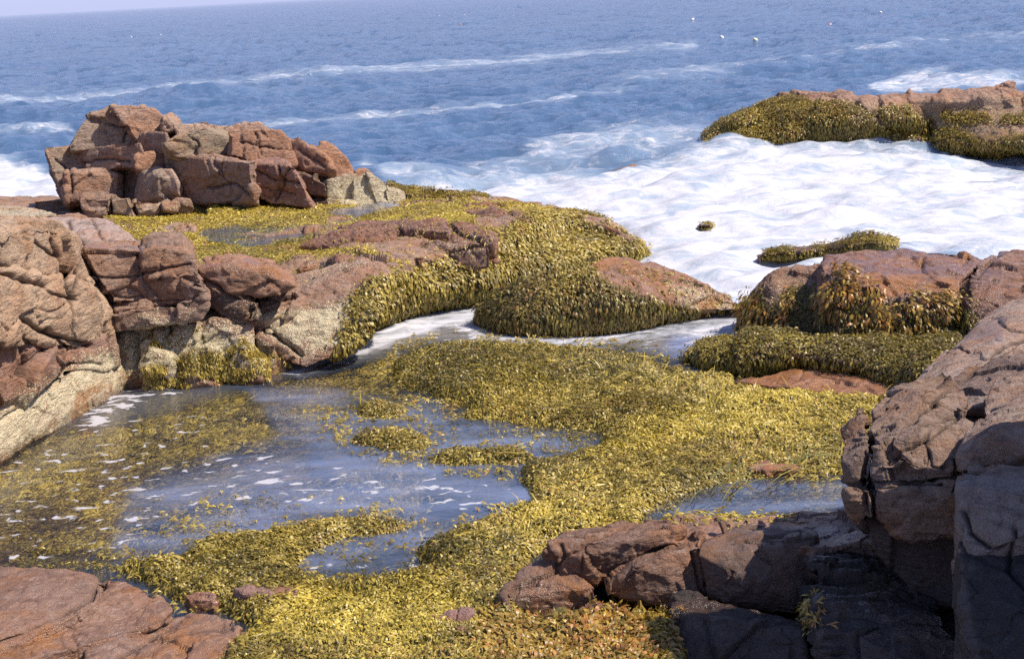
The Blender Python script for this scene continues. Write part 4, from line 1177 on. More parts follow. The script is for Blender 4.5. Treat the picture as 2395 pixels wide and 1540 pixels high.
def reef():
    t = thing("weedy_reef", "long low reef under shaggy olive seaweed with bare pinkish ridges, surf breaking at its foot", "reef")
    xs = [1636, 1700, 1800, 1900, 2000, 2100, 2180, 2300, 2400, 2540]
    rows = [
        [(x, y, -.4) for x, y in zip(xs, (356, 362, 362, 360, 356, 352, 356, 366, 372, 380))],
        [(x, y, .15) for x, y in zip(xs, (346, 345, 344, 341, 338, 333, 336, 345, 350, 356))],
        [(1648, 335, .25), (1700, 312, .5), (1800, 305, .6), (1900, 310, .55), (2000, 312, .5), (2100, 305, .5), (2180, 318, .35), (2300, 305, .6), (2400, 308, .6), (2540, 310, .6)],
        [(1655, 322, .3), (1705, 292, .75), (1800, 262, 1.05), (1900, 262, 1.1), (2000, 275, .95), (2100, 275, .9), (2180, 270, .9), (2300, 262, 1.0), (2400, 262, 1.0), (2540, 262, 1.0)],
        [(1668, 304, .45), (1715, 276, .85), (1800, 240, 1.2), (1900, 228, 1.35), (2000, 240, 1.3), (2100, 236, 1.3), (2180, 236, 1.3), (2300, 226, 1.4), (2400, 224, 1.4), (2540, 226, 1.4)],
        [(1680, 300, .4), (1725, 272, .85), (1810, 234, 1.2), (1905, 221, 1.35), (2005, 234, 1.28), (2105, 228, 1.3), (2185, 226, 1.3), (2300, 218, 1.4), (2400, 217, 1.4), (2540, 218, 1.4)],
        [(1685, 310, -.5), (1730, 284, -.5), (1812, 246, -.5), (1908, 234, -.5), (2008, 246, -.5), (2108, 240, -.5), (2188, 238, -.5), (2302, 230, -.5), (2402, 230, -.5), (2540, 230, -.5)],
    ]
    o = loft(t, rows, 44, 24, "reef_rock", col=(0.37, 0.225, 0.16), fr=.16, frs=1.1, am=.12, ams=.9, seed=33, cracks=[([(2000, 240), (2050, 270), (2110, 300)], 4, .15), ([(2165, 300), (2180, 330), (2175, 345)], 6, .25), ([(1960, 330), (1780, 335)], 5, .15)], wet=.1)
    q = dict(fr=.08, frs=.5, am=.06, ams=.5, smooth=1, cracks=[], back=1.6, bulge=.15, backz=-.3, wet=.1)
    block(t, [(2096, 226), (2128, 207), (2148, 222), (2140, 250), (2112, 246)], Y=42.5, col=BRN, **q)
    block(t, [(2150, 240), (2170, 224), (2250, 214), (2310, 222), (2350, 250), (2200, 285), (2160, 280)], Y=42.2, col=(0.36, 0.2, 0.15), **q)
    block(t, [(2285, 222), (2320, 205), (2352, 188), (2376, 188), (2382, 214), (2340, 224)], Y=42.0, col=(0.38, 0.22, 0.16), **q)
    block(t, [(1860, 238), (1900, 220), (1965, 219), (2010, 234), (2000, 248), (1900, 246)], Y=43.2, col=(0.36, 0.2, 0.15), **q)
    block(t, [(2290, 302), (2340, 288), (2400, 284), (2540, 284), (2540, 330), (2310, 340)], Y=39.2, col=(0.36, 0.22, 0.17), **q)
    polys = [[(1636, 350), (1660, 295), (1720, 268), (1800, 232), (1860, 236), (1960, 246), (2010, 258), (2060, 290), (2080, 302), (2000, 330), (1900, 345), (1700, 355)],
             [(1780, 345), (1900, 318), (2060, 302), (2160, 300), (2175, 345), (2000, 350), (1800, 356)],
             [(2055, 262), (2120, 252), (2170, 275), (2165, 300), (2090, 298)], [(2180, 300), (2230, 300), (2300, 330), (2420, 320), (2540, 320), (2540, 372), (2300, 365), (2190, 345)],
             [(2200, 270), (2300, 262), (2320, 290), (2220, 292)], [(2340, 275), (2394, 270), (2394, 290), (2350, 290)]]
    A = weeds_on([c for c in t.children], polys, cover=9, size=.034, seed=81, tones=dict(a=(0.52, 0.38, 0.06), b=(0.22, 0.155, 0.03), c=(0.33, 0.17, 0.03), pc=.08), lift=.4, jit=.6, thick=.15, wob=9, soft=6, zmin=-.1, tpl=TPL_KNOB)
    tag(fronds("seaweed", [A], t), kind="stuff")
    return t


def low_back():
    return awash("low_weedy_rock", "low dark weed-covered rock between the fractured outcrop and the white surf",
                 [[(920, 480, -.2), (980, 478, -.1), (1060, 476, -.1), (1150, 474, -.3)],
                  [(915, 462, .35), (980, 468, .3), (1060, 466, .3), (1145, 468, .1)],
                  [(905, 440, .6), (975, 452, .45), (1060, 450, .45), (1138, 460, .15)],
                  [(905, 434, .6), (975, 448, .45), (1060, 448, .45), (1136, 458, .1)],
                  [(905, 444, -.4), (975, 456, -.4), (1060, 456, -.4), (1134, 464, -.4)]],
                 [[(880, 420), (1160, 440), (1160, 490), (880, 500)]], 91, OLIVE, size=.04)
# ================================================================== water, bed and drifting seaweed
MAT_POLYS = [
    [(905, 868), (925, 822), (1000, 800), (1150, 797), (1300, 806), (1400, 808), (1500, 830), (1570, 850), (1610, 868), (1700, 868), (1850, 852), (1760, 880), (1720, 895), (1800, 905), (1900, 905), (1990, 925), (2085, 930),
     (2110, 960), (2085, 1000), (2000, 1100), (1990, 1130), (1960, 1110), (1850, 1112), (1700, 1135), (1600, 1168), (1520, 1195), (1500, 1262), (1290, 1275), (1240, 1310), (1190, 1400), (1250, 1440), (1560, 1440), (1600, 1480), (1620, 1700), (420, 1700),
     (560, 1500), (600, 1480), (540, 1440), (430, 1420), (390, 1400), (330, 1355), (240, 1330), (60, 1322), (120, 1300), (280, 1312), (420, 1300), (480, 1262), (620, 1240), (740, 1215), (800, 1210), (870, 1240), (760, 1290), (690, 1330), (760, 1352), (900, 1350), (1000, 1325), (960, 1290),
     (1010, 1255), (1100, 1225), (1230, 1170), (1215, 1120), (1190, 1085), (1250, 1066), (1330, 1058), (1400, 1045), (1400, 1022), (1200, 1000), (1130, 985), (1060, 955), (1000, 932), (910, 912)],
    [(815, 945), (870, 930), (960, 940), (965, 975), (920, 1000), (850, 990), (790, 1000), (830, 970)],
    [(800, 1030), (870, 1010), (960, 1008), (1015, 1022), (1005, 1055), (930, 1068), (840, 1055)],
    [(985, 1070), (1060, 1050), (1180, 1045), (1270, 1065), (1260, 1100), (1150, 1098), (1080, 1100), (1010, 1090)],
    [(1030, 962), (1110, 952), (1190, 975), (1180, 995), (1080, 985)],
    [(800, 1218), (880, 1205), (975, 1210), (985, 1240), (900, 1262), (820, 1262)],
]
SPARSE = [[(360, 1180), (560, 1170), (760, 1180), (860, 1200), (1000, 1250), (1000, 1340), (680, 1340), (500, 1270), (330, 1250)],
          [(700, 950), (840, 930), (830, 1060), (720, 1000)], [(1150, 990), (1400, 1010), (1400, 1050), (1180, 1050)], [(970, 960), (1080, 990), (1060, 1060), (960, 1040)]]
SUBM = [[(-100, 1100), (180, 1010), (330, 950), (420, 930), (640, 880), (900, 830), (930, 900), (820, 930), (720, 980), (640, 1060), (500, 1070), (420, 1110), (330, 1130), (290, 1200), (290, 1300), (-100, 1330)],
        [(300, 1200), (520, 1150), (800, 1120), (1000, 1150), (1000, 1260), (700, 1300), (300, 1310)], [(1640, 1160), (1800, 1130), (1980, 1130), (1980, 1180), (1700, 1190)],
        [(850, 1080), (1000, 1080), (1000, 1130), (860, 1130)]]
POOL_SLOT = [[(1520, 1195), (1600, 1176), (1700, 1148), (1850, 1128), (1990, 1118), (2000, 1190), (1800, 1200), (1600, 1205)], [(1990, 1010), (2080, 1010), (2080, 1022), (1990, 1026)]]


def matmask(V, wob=8.0):
    P = proj(V)
    w = wob * (fbm(V * np.array([1, 1, 0]), (0.9, 0.5, 1), 4, 7) * 1.6)
    sd = np.full(len(V), -1e9)
    for po in MAT_POLYS:
        sd = np.maximum(sd, poly_sd(P, po))
    return sd + w


def seaweed_mat():
    # the matted layer underneath, rising in soft humps out of the water
    xs = np.arange(-7.5, 7.0, 0.05)
    ys = np.arange(8.2, 21.6, 0.05)
    X, Y = np.meshgrid(xs, ys)
    V = np.stack([X.ravel(), Y.ravel(), np.zeros(X.size)], -1)
    sd = matmask(V)
    up = sstep(-4, 30, sd)
    lump = 0.5 + 0.5 * fbm(V, (0.8, 0.6, 1), 4, 23)
    lump2 = 0.5 + 0.5 * fbm(V, (0.28, 0.2, 1), 3, 24)
    near = sstep(11.5, 9.5, V[:, 1])
    z = -0.14 + up * (0.10 + 0.12 * lump + 0.15 * lump2 + 0.05 * fbm(V, (0.10, 0.08, 1), 2, 25)) + near * 0.06 * up
    V[:, 2] = z
    i = np.arange(X.size).reshape(X.shape)
    F = np.stack([i[:-1, :-1], i[:-1, 1:], i[1:, 1:], i[1:, :-1]], -1).reshape(-1, 4)
    F = F[(sd > -40)[F].any(1)]
    used = np.unique(F)
    remap = np.zeros(len(V), int)
    remap[used] = np.arange(len(used))
    V, F = V[used], remap[F]
    bed = mesh_np("seaweed_bed", V, F, M_BEDW)
    tag(bed, "dark tangled underlayer of the seaweed filling the pool", "seaweed", kind="stuff")
    T = np.concatenate([F[:, [0, 1, 2]], F[:, [0, 2, 3]]])

    def dense(c, n):
        return sstep(-8, 10, matmask(c)) * (c[:, 2] > -0.10)
    p, n, s = scatter(V, T, dense, 9.0, 0.036, 2, size_pow=.25)
    P = proj(p)
    brt = regions(P, [[(560, 1500), (700, 1360), (1000, 1340), (1100, 1400), (1000, 1500)], [(1180, 1180), (1500, 1150), (1500, 1250), (1250, 1250)], [(1380, 1060), (2000, 1000), (2080, 900), (1700, 900), (1500, 1000)], [(100, 1300), (330, 1300), (330, 1340), (150, 1330)]], 40, 50 * fbm(p, .8, 3, 19))
    drk = regions(P, [[(900, 800), (1600, 820), (1600, 900), (950, 900)], [(380, 1310), (620, 1280), (600, 1340), (420, 1350)], [(1100, 1060), (1350, 1060), (1300, 1120)], [(1000, 1260), (1200, 1230), (1180, 1400), (1050, 1360)]], 30, 40 * fbm(p, .8, 3, 20))
    amb = regions(P, [[(1120, 1435), (1600, 1435), (1600, 1600), (1150, 1600)]], 25, 30 * fbm(p, .5, 3, 21))
    r = RNG.random(len(p))
    kn = RNG.random(len(p)) < .6
    ka = r < amb * .8
    kb = ~ka & (r < brt * .85 + .1)
    kd = ~ka & ~kb & (RNG.random(len(p)) < drk * .6 + .16)
    ko = ~ka & ~kb & ~kd
    sets = []
    for k, tn, tp in ((ka & kn, AMBER, TPL_KNOB), (kb & kn, BRIGHT, TPL_KNOB), (kd & kn, DARK, TPL_KNOB), (ko & kn, OLIVE, TPL_KNOB),
                      (ka & ~kn, AMBER, TPL_FORK), (kb & ~kn, BRIGHT, TPL_FORK), (kd & ~kn, DARK, TPL_FORK), (ko & ~kn, OLIVE, TPL_FORK)):
        sets.append(dict(p=p[k], n=n[k], s=s[k] * (1.5 if tn is AMBER else 1), tpl=tp, tones=tn, lift=.34, jit=.6, thick=.04, ang=.3))
    q = scatter(V, T, lambda c, n: dense(c, n) * (1 - regions(proj(c), [[(1100, 1425), (1620, 1425), (1620, 1600), (1100, 1600)]], 30)), 1.6, 0.16, 12, size_pow=.3)
    sets.append(dict(p=q[0], n=q[1], s=q[2], tpl=TPL_HAIR, wid=2.4, tones=dict(a=(0.80, 0.61, 0.09), b=(0.30, 0.22, 0.04), c=(.4, .2, .04), pc=.05), lift=.10, jit=.22, thick=.06, ang=.3, sag=.10))
    # scattered floating tips around the edges
    def sparse(c, n):
        m = matmask(c)
        P = proj(c)
        a = sstep(-34, -4, m) * 0.22 * (fbm(c, (0.35, 0.16, 1), 3, 37) > 0.08)
        b = regions(P, SPARSE, 20) * 0.12 * (fbm(c, (0.30, 0.13, 1), 3, 38) > 0.10)
        return np.maximum(a, b) * (m < 6)
    gx, gy = np.meshgrid(np.arange(-7, 6, .04), np.arange(9, 21, .04))
    W = np.stack([gx.ravel(), gy.ravel(), np.full(gx.size, .0)], -1)
    j = np.arange(gx.size).reshape(gx.shape)
    Fw = np.stack([j[:-1, :-1], j[:-1, 1:], j[1:, 1:], j[1:, :-1]], -1).reshape(-1, 4)
    Tw = np.concatenate([Fw[:, [0, 1, 2]], Fw[:, [0, 2, 3]]])
    p, n, s = scatter(W, Tw, sparse, 11.0, 0.062, 3, size_pow=.3)
    sets.append(dict(p=p, n=n, s=s, tones=OLIVE, lift=.12, jit=.6, thick=.03, sag=.05, ang=.2))
    # submerged beds seen through the water
    W2 = W.copy()
    W2[:, 2] = -0.15
    def sub(c, n):
        P = proj(c)
        return regions(P, SUBM, 30, 40 * fbm(c, .8, 3, 44)) * (0.12 + 0.88 * (fbm(c, (0.6, 0.35, 1), 3, 45) > -0.28)) * (matmask(c) < 6)
    p, n, s = scatter(W2, Tw, sub, 10.0, 0.09, 5)
    sets.append(dict(p=p, n=n, s=s, tones=dict(a=(0.95, 0.72, 0.14), b=(0.50, 0.38, 0.08), c=(0.5, 0.32, 0.08), pc=.05), lift=.2, jit=.4, thick=.05, sag=.0, zmax=-.05, ang=.25))
    p, n, s = scatter(W2, Tw, sub, 3.0, 0.24, 6)
    sets.append(dict(p=p, n=n, s=s, tpl=TPL_HAIR, tones=dict(a=(0.95, 0.74, 0.16), b=(0.52, 0.40, 0.10), c=(0.4, 0.25, 0.05), pc=.0), lift=.15, jit=.3, thick=.05, sag=.0, zmax=-.04, wid=1.6, ang=.35, fs=3))
    o = fronds("seaweed_mat", sets)
    tag(o, "yellow green bladder wrack spread thick over the pool and floating in its water", "seaweed", kind="stuff")
    # long grass-like strands at the small pool
    def gr(c, n):
        return regions(proj(c), [[(1690, 1105), (1760, 1092), (1900, 1075), (1990, 1060), (1995, 1120), (1850, 1128), (1700, 1150), (1640, 1165), (1560, 1190), (1600, 1160)]], 8, 8 * fbm(c, .4, 2, 50))
    W3 = W.copy(); W3[:, 2] = 0.20
    p, n, s = scatter(W3, Tw, gr, 16.0, 0.42, 7, size_pow=0)
    A = dict(p=p, n=n, s=s, tpl=TPL_HAIR, tones=dict(a=(0.36, 0.32, 0.07), b=(0.10, 0.11, 0.03), c=(0.3, 0.3, 0.1), pc=0), lift=.12, jit=.22, thick=.16, sag=.22, wid=1.1, ang=3.6, fs=9)
    def gr2(c, n):
        return regions(proj(c), [[(1560, 1205), (1690, 1198), (1700, 1212), (1570, 1215)]], 5)
    p, n, s = scatter(W3 + np.array([0, 0, .12]), Tw, gr2, 10.0, 0.16, 8, size_pow=0)
    B = dict(p=p, n=n, s=s, tpl=TPL_HAIR, tones=BRIGHT, lift=.15, jit=.3, wid=2.5, thick=.04, ang=.1)
    g = fronds("eelgrass_strands", [A, B])
    tag(g, "long green grass-like strands combed flat beside the small pool near the overhanging boulder", "seagrass", kind="stuff")


FOAM = [  # polygon, amount, softness (frame px)
    ([(-300, 372), (60, 380), (112, 398), (150, 430), (168, 470), (-300, 480)], 1.0, 14),
    ([(-300, 470), (170, 455), (170, 500), (-300, 500)], .5, 14),
    ([(900, 455), (1000, 435), (1150, 422), (1300, 405), (1450, 402), (1560, 376), (1640, 354), (1800, 348), (2700, 345), (2700, 620), (2300, 600), (2090, 590), (1930, 630), (1910, 660), (1750, 730), (1700, 690), (1600, 650), (1510, 610), (1440, 545), (1300, 510), (1130, 480)], .92, 44),
    ([(1240, 330), (1400, 305), (1640, 300), (1650, 350), (1560, 380), (1400, 400), (1200, 410), (1060, 425), (1100, 395), (1250, 370)], .46, 46),
    ([(820, 395), (850, 368), (900, 380), (1000, 402), (1060, 420), (900, 440)], .50, 14),
    ([(2030, 196), (2120, 168), (2240, 160), (2180, 180), (2420, 176), (2500, 190), (2300, 206), (2060, 208)], .62, 12),
    ([(-200, 290), (60, 298), (160, 300), (170, 308), (-200, 316)], .6, 8),
    ([(640, 870), (700, 835), (760, 812), (860, 795), (930, 765), (1000, 735), (1110, 718), (1125, 745), (1040, 760), (940, 790), (860, 825), (780, 845), (700, 880)], .80, 12),
    ([(1060, 755), (1130, 765), (1250, 790), (1400, 790), (1500, 770), (1600, 745), (1720, 735), (1740, 765), (1650, 775), (1500, 790), (1420, 805), (1230, 808), (1120, 790)], .70, 12),
    ([(1560, 745), (1735, 725), (1760, 780), (1700, 800), (1640, 780), (1560, 775)], .75, 14),
    ([(860, 486), (920, 478), (935, 488), (880, 496)], .7, 5),
]
STREAK = [
    ([(-200, 246), (0, 232), (200, 222), (400, 204), (700, 176), (1000, 155), (1300, 132), (1620, 112)], 12, .40),
    ([(-200, 250), (0, 236), (160, 226)], 12, .50),
    ([(620, 290), (760, 274), (900, 266), (1100, 252), (1300, 232), (1450, 214)], 10, .42),
    ([(1400, 205), (1550, 182), (1750, 158), (2000, 118), (2250, 90), (2500, 70)], 12, .36),
    ([(1700, 60), (2000, 110)], 3, .0),
]
BLOB = [
    ([(150, 985), (250, 930), (300, 905), (420, 885), (520, 880), (500, 900), (380, 925), (300, 960), (230, 1010), (160, 1000)], 1.5, 18),
    ([(-60, 1090), (160, 1010), (360, 950), (520, 960), (540, 1090), (500, 1200), (300, 1290), (100, 1330), (-60, 1330)], .78, 40),
    ([(500, 1080), (620, 1050), (760, 1090), (900, 1110), (1100, 1120), (1240, 1150), (1230, 1180), (1080, 1200), (900, 1185), (700, 1180), (520, 1170)], .95, 24),
    ([(680, 1300), (1000, 1290), (1000, 1340), (690, 1345)], .9, 14),
    ([(850, 860), (1000, 990), (1300, 1040), (1240, 1060), (900, 1000)], .4, 20),
    ([(900, 740), (1110, 715), (1250, 800), (1700, 750), (1640, 820), (1200, 815), (880, 820), (700, 870)], .9, 20),
]
POOLAREA = [(-900, 1120), (-300, 1090), (0, 1040), (290, 880), (640, 850), (820, 780), (980, 715), (1110, 690), (1300, 720), (1500, 730), (1722, 722), (1760, 775), (1900, 780), (2300, 800), (2500, 1000), (2500, 1900), (-900, 1900)]


def water():
    rg = np.random.default_rng(3)
    az = np.radians(np.concatenate([np.linspace(-75, -27, 60, endpoint=False), np.arange(-27, 27, 0.065), np.linspace(27, 75, 60)]))
    r = [8.0]
    while r[-1] < 60000:
        x = r[-1]
        r.append(x + np.clip(x * x / 7110 * 0.75, 0.045, x * 0.02))
    r = np.array(r)
    R, A = np.meshgrid(r, az, indexing='ij')
    X, Y = R * np.sin(A), R * np.cos(A)
    V = np.stack([X.ravel(), Y.ravel(), np.zeros(X.size)], -1)
    P = proj(V)
    rr = R.ravel()
    pool = sstep(-10, 10, poly_sd(P, POOLAREA))
    amp = (1 - pool)
    amp = amp * np.where(rr < 400, 1, 400 / rr)
    # swell and chop
    z = np.zeros(len(V))
    for k in range(46):
        lam = 0.55 * (1.095 ** k)
        th = math.radians(rg.normal(-72, 42))
        kx, ky = math.cos(th) * 2 * math.pi / lam, math.sin(th) * 2 * math.pi / lam
        h = 0.0100 * lam ** 0.75 * (1 + 1.4 * math.exp(-(math.log(lam / 1.5) / 0.55) ** 2)) * (1.0 if lam < 14 else 14 / lam)
        ph = rg.uniform(0, 6.28)
        w = h * np.clip((lam * 1422.0 / np.maximum(rr, 1) - 1.0) / 3.0, 0, 1)
        a = kx * V[:, 0] + ky * V[:, 1] + ph
        z += w * (np.sin(a) + 0.22 * np.sin(2 * a + 1.2))
    gust = 0.75 + 0.6 * fbm(V, (26, 60, 1), 3, 5)
    z *= gust
    foam = np.zeros(len(V))
    wob = 18 * fbm(V, (4, 5, 1), 3, 61)
    wobn = 8 * fbm(V, (.8, .8, 1), 3, 62)
    fr = rr < 400
    Pf = P[fr]
    ff = np.zeros(fr.sum())
    for po, a, s in FOAM:
        ff = np.maximum(ff, a * sstep(-s, s, poly_sd(Pf, po) + (wobn[fr] if s < 12 else wob[fr])))
    for po, w, a in STREAK:
        if a > 0:
            q = line_dist(Pf + np.stack([0 * wob[fr], 0.35 * wob[fr]], -1), po)
            ff = np.maximum(ff, (a + .02) * np.exp(-(q / w) ** 2) * np.clip(0.78 + 1.3 * fbm(V[fr], (5, 1.6, 1), 4, 64), 0, 1.15))
    foam[fr] = ff
    big = sstep(.8, 1.0, foam)
    z = z * amp * (1 - .35 * big) + big * 0.09 * (0.5 - np.abs(fbm(V, (2.6, 1.5, 1), 5, 71))) * 1.2 * (rr < 80) * (1 - pool)
    z += (1 - pool) * big * 0.0 + pool * 0.004 * fbm(V, (.5, .4, 1), 2, 72)
    near_edge = sstep(0, 60, -poly_sd(P, POOLAREA)) * (1 - pool)
    z *= np.where(pool > 0.01, 1, 0.35 + .65 * near_edge)
    V[:, 2] = z
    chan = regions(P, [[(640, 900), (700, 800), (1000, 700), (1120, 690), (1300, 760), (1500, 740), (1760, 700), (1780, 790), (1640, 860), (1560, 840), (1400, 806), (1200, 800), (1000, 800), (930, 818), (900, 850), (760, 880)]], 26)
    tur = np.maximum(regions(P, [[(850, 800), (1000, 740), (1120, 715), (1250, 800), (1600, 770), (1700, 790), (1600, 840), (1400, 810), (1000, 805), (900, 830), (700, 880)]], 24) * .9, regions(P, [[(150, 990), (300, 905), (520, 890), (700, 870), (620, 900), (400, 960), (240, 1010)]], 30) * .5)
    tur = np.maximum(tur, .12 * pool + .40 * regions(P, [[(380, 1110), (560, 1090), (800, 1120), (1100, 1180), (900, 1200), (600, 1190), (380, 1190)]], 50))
    sky_paint = regions(P, [[(560, 900), (800, 900), (1400, 1030), (1260, 1180), (1000, 1350), (250, 1320), (290, 1130), (480, 1070), (640, 1010)], [(1500, 1210), (1700, 1120), (2010, 1110), (2010, 1200)], [(1600, 760), (1800, 800), (1640, 880), (1540, 830)]], 26, 14 * fbm(V, (.6, .4, 1), 2, 99))  # open blue water: the sky's reflection put into the body colour
    tur = np.maximum(tur, np.clip(.42 + .35 * fbm(V, (.9, .35, 1), 4, 101), .12, .75) * sky_paint)  # opaque enough for the painted sky reflection to show
    clear = pool * (1 - tur * .85)
    blob = np.zeros(len(V))
    nb = rr < 60
    for po, a, s in BLOB:
        blob[nb] = np.maximum(blob[nb], a * sstep(-s, s, poly_sd(P[nb], po)))
    rip = np.where(pool > .5, 0.10 + 0.35 * chan, 1.0)
    i = np.arange(X.size).reshape(X.shape)
    F = np.stack([i[:-1, :-1], i[:-1, 1:], i[1:, 1:], i[1:, :-1]], -1).reshape(-1, 4)
    inpool = pool[F].mean(1) > .5
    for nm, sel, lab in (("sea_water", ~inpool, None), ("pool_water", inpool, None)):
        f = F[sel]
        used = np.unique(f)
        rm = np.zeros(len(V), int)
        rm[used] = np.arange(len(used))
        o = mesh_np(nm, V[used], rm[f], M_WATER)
        for an, arr in (("foam", foam), ("clear", clear), ("turb", tur), ("blob", blob), ("ripple", rip), ("sky_paint", sky_paint)):
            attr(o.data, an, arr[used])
        tag(o, kind="structure")


def shelf_puddle():
    poly = [(450, 556), (470, 535), (600, 520), (700, 512), (800, 486), (900, 470), (945, 478), (850, 505), (800, 535), (700, 566), (560, 580)]
    pts = np.array([at_z(x, y, 0.86) for x, y in poly])
    lo, hi = pts.min(0), pts.max(0)
    gx, gy = np.meshgrid(np.arange(lo[0], hi[0], .08), np.arange(lo[1], hi[1], .08))
    V = np.stack([gx.ravel(), gy.ravel(), np.full(gx.size, 0.86)], -1)
    i = np.arange(gx.size).reshape(gx.shape)
    F = np.stack([i[:-1, :-1], i[:-1, 1:], i[1:, 1:], i[1:, :-1]], -1).reshape(-1, 4)
    F = F[(poly_sd(proj(V), poly) > 0)[F].all(1)]
    used = np.unique(F)
    rm = np.zeros(len(V), int); rm[used] = np.arange(len(used))
    o = mesh_np("rock_pool_water", V[used], rm[F], M_WATER)
    for an, v in (("foam", 0), ("clear", .75), ("turb", .2), ("blob", .25), ("ripple", .25), ("sky_paint", .6)):
        attr(o.data, an, np.full(len(used), float(v)))
    tag(o, kind="structure")


def ground():
    gx, gy = np.meshgrid(np.concatenate([np.linspace(-400, -14, 40), np.arange(-13.9, 14, .07), np.linspace(14, 400, 40)]), np.concatenate([np.arange(3, 30, .07), np.linspace(30, 900, 60)]))
    V = np.stack([gx.ravel(), gy.ravel(), np.zeros(gx.size)], -1)
    z = -0.34 + 0.10 * fbm(V, (1.6, 1.6, 1), 5, 88) + .06 * vn(V, (.35, .35, 1), 89)
    z -= 3.0 * sstep(23, 50, V[:, 1])
    V[:, 2] = z
    i = np.arange(gx.size).reshape(gx.shape)
    F = np.stack([i[:-1, :-1], i[:-1, 1:], i[1:, 1:], i[1:, :-1]], -1).reshape(-1, 4)
    o = mesh_np("ground", V, F, M_BED)
    tag(o, kind="structure")


def buoys():
    mats = {"white": paint_material("white_float", (0.85, 0.84, 0.80)), "orange": paint_material("orange_float", (0.80, 0.36, 0.26)),
            "yellow": paint_material("yellow_float", (0.85, 0.80, 0.50)), "stick": paint_material("float_stick", (0.35, 0.3, 0.22), .7),
            "red": paint_material("red_float", (0.70, 0.30, 0.28))}
    L = [(308, 88, "white", .32, "white buoy, larger of the two floating above the fractured outcrop's top"), (376, 83, "white", .26, "small white buoy just right of the larger one above the fractured outcrop"),
         (140, 68, "orange", .26, "tiny orange buoy nearest the sky at the picture's left edge"), (1028, 38, "white", .30, "white buoy close to the horizon near the centre, left of a fainter one"),
         (1086, 36, "white", .24, "faint small white buoy close to the horizon near the centre"), (1077, 59, "orange", .30, "orange red buoy near the centre, below two small white ones"),
         (1618, 48, "white", .42, "pale pinkish white buoy far out, above the brighter white and yellow pair"), (1689, 91, "white", .40, "brightest white buoy, beside the yellowish one on open water"),
         (1768, 96, "yellow", .36, "pale yellow buoy beside the brightest white one"), (1940, 61, "red", .36, "red buoy far out above the weedy reef"),
         (2060, 31, "white", .34, "lone white buoy near the top edge above the weedy reef"), (844, 74, "white", .2, "barely visible white buoy left of the centre, alone below the horizon")]
    for px, py, c, s, lab in L:
        p = at_z(px, py, 0)
        t = thing("lobster_buoy", lab, "buoy", "lobster buoys scattered over the open water")
        bm = bmesh.new()
        prof = [(0.0, -.30), (.16, -.28), (.30, -.12), (.34, .10), (.33, .38), (.24, .60), (.08, .70), (0, .71)]
        rings = []
        for rr_, zz in prof:
            rings.append([bm.verts.new((rr_ * math.cos(a * math.pi / 7), rr_ * math.sin(a * math.pi / 7), zz)) for a in range(14)])
        for a, b in zip(rings[:-1], rings[1:]):
            for q in range(14):
                bm.faces.new((a[q], a[(q + 1) % 14], b[(q + 1) % 14], b[q]))
        bmesh.ops.remove_doubles(bm, verts=bm.verts, dist=1e-4)
        me = bpy.data.meshes.new("float")
        bm.to_mesh(me); bm.free()
        me.polygons.foreach_set("use_smooth", np.ones(len(me.polygons), bool))
        me.materials.append(mats[c])
        o = bpy.data.objects.new("float", me); COL.objects.link(o); o.parent = t
        me2 = bpy.data.meshes.new("stick")
        bm = bmesh.new()
        bmesh.ops.create_cone(bm, cap_ends=True, segments=8, radius1=.035, radius2=.03, depth=.5)
        bmesh.ops.translate(bm, verts=bm.verts, vec=(0, 0, .93))
        bm.to_mesh(me2); bm.free()
        me2.materials.append(mats["stick"])
        o2 = bpy.data.objects.new("stick", me2); COL.objects.link(o2); o2.parent = t
        d = math.hypot(p[0], p[1])
        t.location = (p[0], p[1], 0.05)
        t.scale = (0.55 * s / .5,) * 3
        t.rotation_euler = (math.radians(62), 0, math.radians((px * 37) % 360))


def lighting():
    el, az = math.radians(51), math.radians(SUN_AZ)      # az measured from +x towards -y (towards the camera side)
    d = Vector((math.cos(el) * math.cos(az), -math.cos(el) * math.sin(az), math.sin(el)))
    L = bpy.data.lights.new("sun", 'SUN')
    L.energy = 4.9
    L.angle = math.radians(0.55)
    L.color = (1.0, 0.90, 0.75)
    o = bpy.data.objects.new("sun", L)
    COL.objects.link(o)
    o.rotation_euler = d.to_track_quat('Z', 'Y').to_euler()
    w = bpy.data.worlds.new("World")
    SC.world = w
    w.use_nodes = True
    nt = w.node_tree
    nt.nodes.clear()
    g = NT(nt)
    sky = g.n('ShaderNodeTexSky', {'sky_type': 'NISHITA', 'sun_disc': False, 'sun_elevation': el,
                                   'sun_rotation': math.atan2(d.x, d.y), 'air_density': 1.0, 'dust_density': 0.6, 'ozone_density': 3.0})
    tint = g.n('ShaderNodeMix', {'data_type': 'RGBA', 'blend_type': 'MULTIPLY'})
    tint.inputs['Factor'].default_value = 1.0
    nt.links.new(sky.outputs[0], tint.inputs['A'])
    tint.inputs['B'].default_value = (0.66, 0.68, 0.80, 1)
    gz = g.n('ShaderNodeSeparateXYZ', None, _0=g.n('ShaderNodeTexCoord').outputs['Generated']).outputs[2]
    band = g.mr(gz, 0.02, 0.62, 1, 0, True)
    bg = g.n('ShaderNodeBackground', None, Color=g.mix(g.m('MULTIPLY', band, 0.85), tint.outputs['Result'], C3(2.75, 3.0, 4.7)), Strength=0.15)
    g.n('ShaderNodeOutputWorld', None, Surface=bg)


SUN_AZ = 16


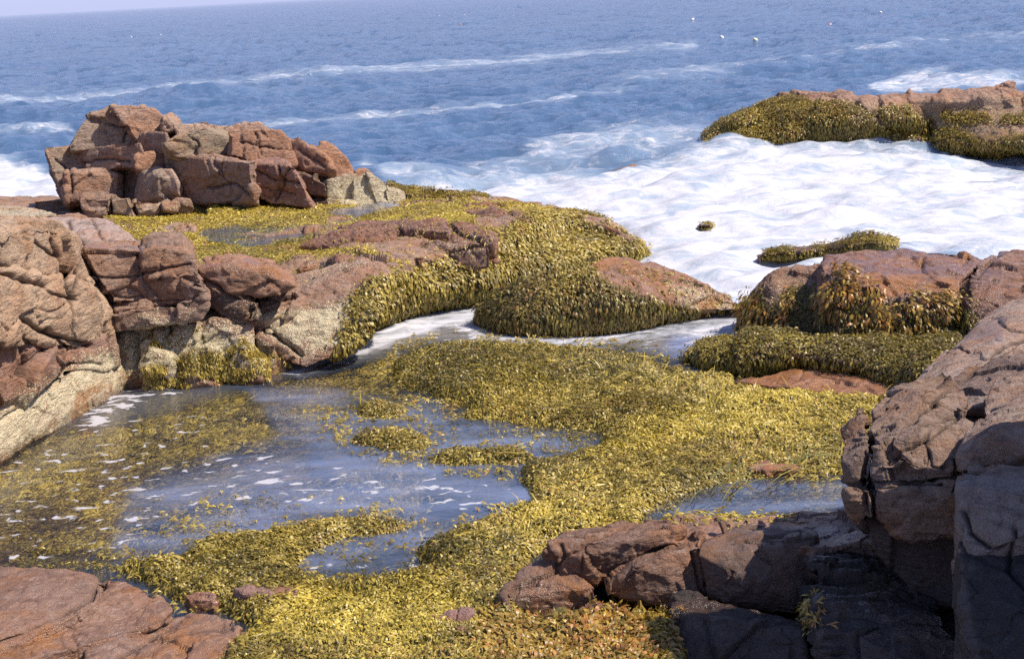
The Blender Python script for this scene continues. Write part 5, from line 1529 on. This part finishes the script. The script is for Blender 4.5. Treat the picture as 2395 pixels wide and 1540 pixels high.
def camera():
    c = bpy.data.cameras.new("camera")
    c.sensor_width = 36
    c.lens = FOC / FW * 36
    c.clip_end = 100000
    c.clip_start = 0.1
    o = bpy.data.objects.new("camera", c)
    COL.objects.link(o)
    X = cR * RGT - sR * UPV
    Yv = sR * RGT + cR * UPV
    Zv = -FWD
    M = Matrix(((X[0], Yv[0], Zv[0], 0), (X[1], Yv[1], Zv[1], 0), (X[2], Yv[2], Zv[2], CAMZ), (0, 0, 0, 1)))
    o.matrix_world = M
    SC.camera = o


import time
T0 = time.time()
def lap(s):
    print("LAP %-14s %.1f" % (s, time.time() - T0))

camera(); lighting(); ground(); lap("ground")
water(); lap("water")
for fn in (islet, shelf, left_cliff, back_slab, blocks_mid, mound, right_blocks, weed_step, right_mass, near_ledge, near_slab, reef, low_back):
    rebase(fn()); lap(fn.__name__)
flat_slab(); small_rocks(); lap("small")
rebase(awash("awash_rock", "weed-topped hump of rock breaking the foam behind the flat-topped wet boulder",
      [[(1770, 606, -.2), (1830, 606, -.1), (1920, 602, -.1), (2000, 600, -.1), (2060, 594, -.1), (2100, 586, -.3)],
       [(1775, 598, .05), (1830, 592, .1), (1920, 588, .12), (2000, 576, .25), (2060, 572, .3), (2098, 576, .1)],
       [(1780, 594, .05), (1835, 586, .1), (1925, 578, .18), (2000, 564, .3), (2050, 556, .36), (2090, 568, .15)],
       [(1785, 592, .0), (1838, 584, .05), (1928, 574, .15), (2005, 560, .28), (2055, 552, .33), (2090, 566, .1)],
       [(1786, 596, -.4), (1840, 590, -.4), (1930, 580, -.4), (2006, 562, -.4), (2056, 556, -.4), (2088, 568, -.4)]],
      [[(1880, 596), (1950, 572), (2040, 540), (2110, 560), (2100, 600), (1990, 604)], [(1776, 602), (1800, 586), (1850, 588), (1850, 598)]], 93, OLIVE, size=.04))
rebase(awash("awash_rock", "tiny weedy rock tip alone in the middle of the white surf",
      [[(1630, 536, -.1), (1650, 536, -.05), (1668, 534, -.1)], [(1632, 530, .04), (1650, 528, .08), (1664, 530, .02)], [(1634, 527, .03), (1650, 524, .08), (1662, 527, .02)], [(1634, 532, -.3), (1650, 530, -.3), (1662, 532, -.3)]],
      [[(1634, 522), (1664, 522), (1662, 531), (1636, 531)]], 94, OLIVE, size=.04, nu=20, nv=10))
lap("awash")
seaweed_mat(); lap("mat")
shelf_puddle(); buoys(); lap("buoys")

SC.view_settings.view_transform = 'Standard'
SC.view_settings.look = 'None'
SC.view_settings.exposure = 0.50
SC.view_settings.gamma = 1.0
SC.render.engine = 'CYCLES'
SC.cycles.use_denoising = False
SC.cycles.max_bounces = 6
SC.cycles.diffuse_bounces = 3
SC.cycles.transparent_max_bounces = 12
SC.cycles.caustics_reflective = False
SC.cycles.sample_clamp_indirect = 3.0
SC.cycles.sample_clamp_direct = 4.0
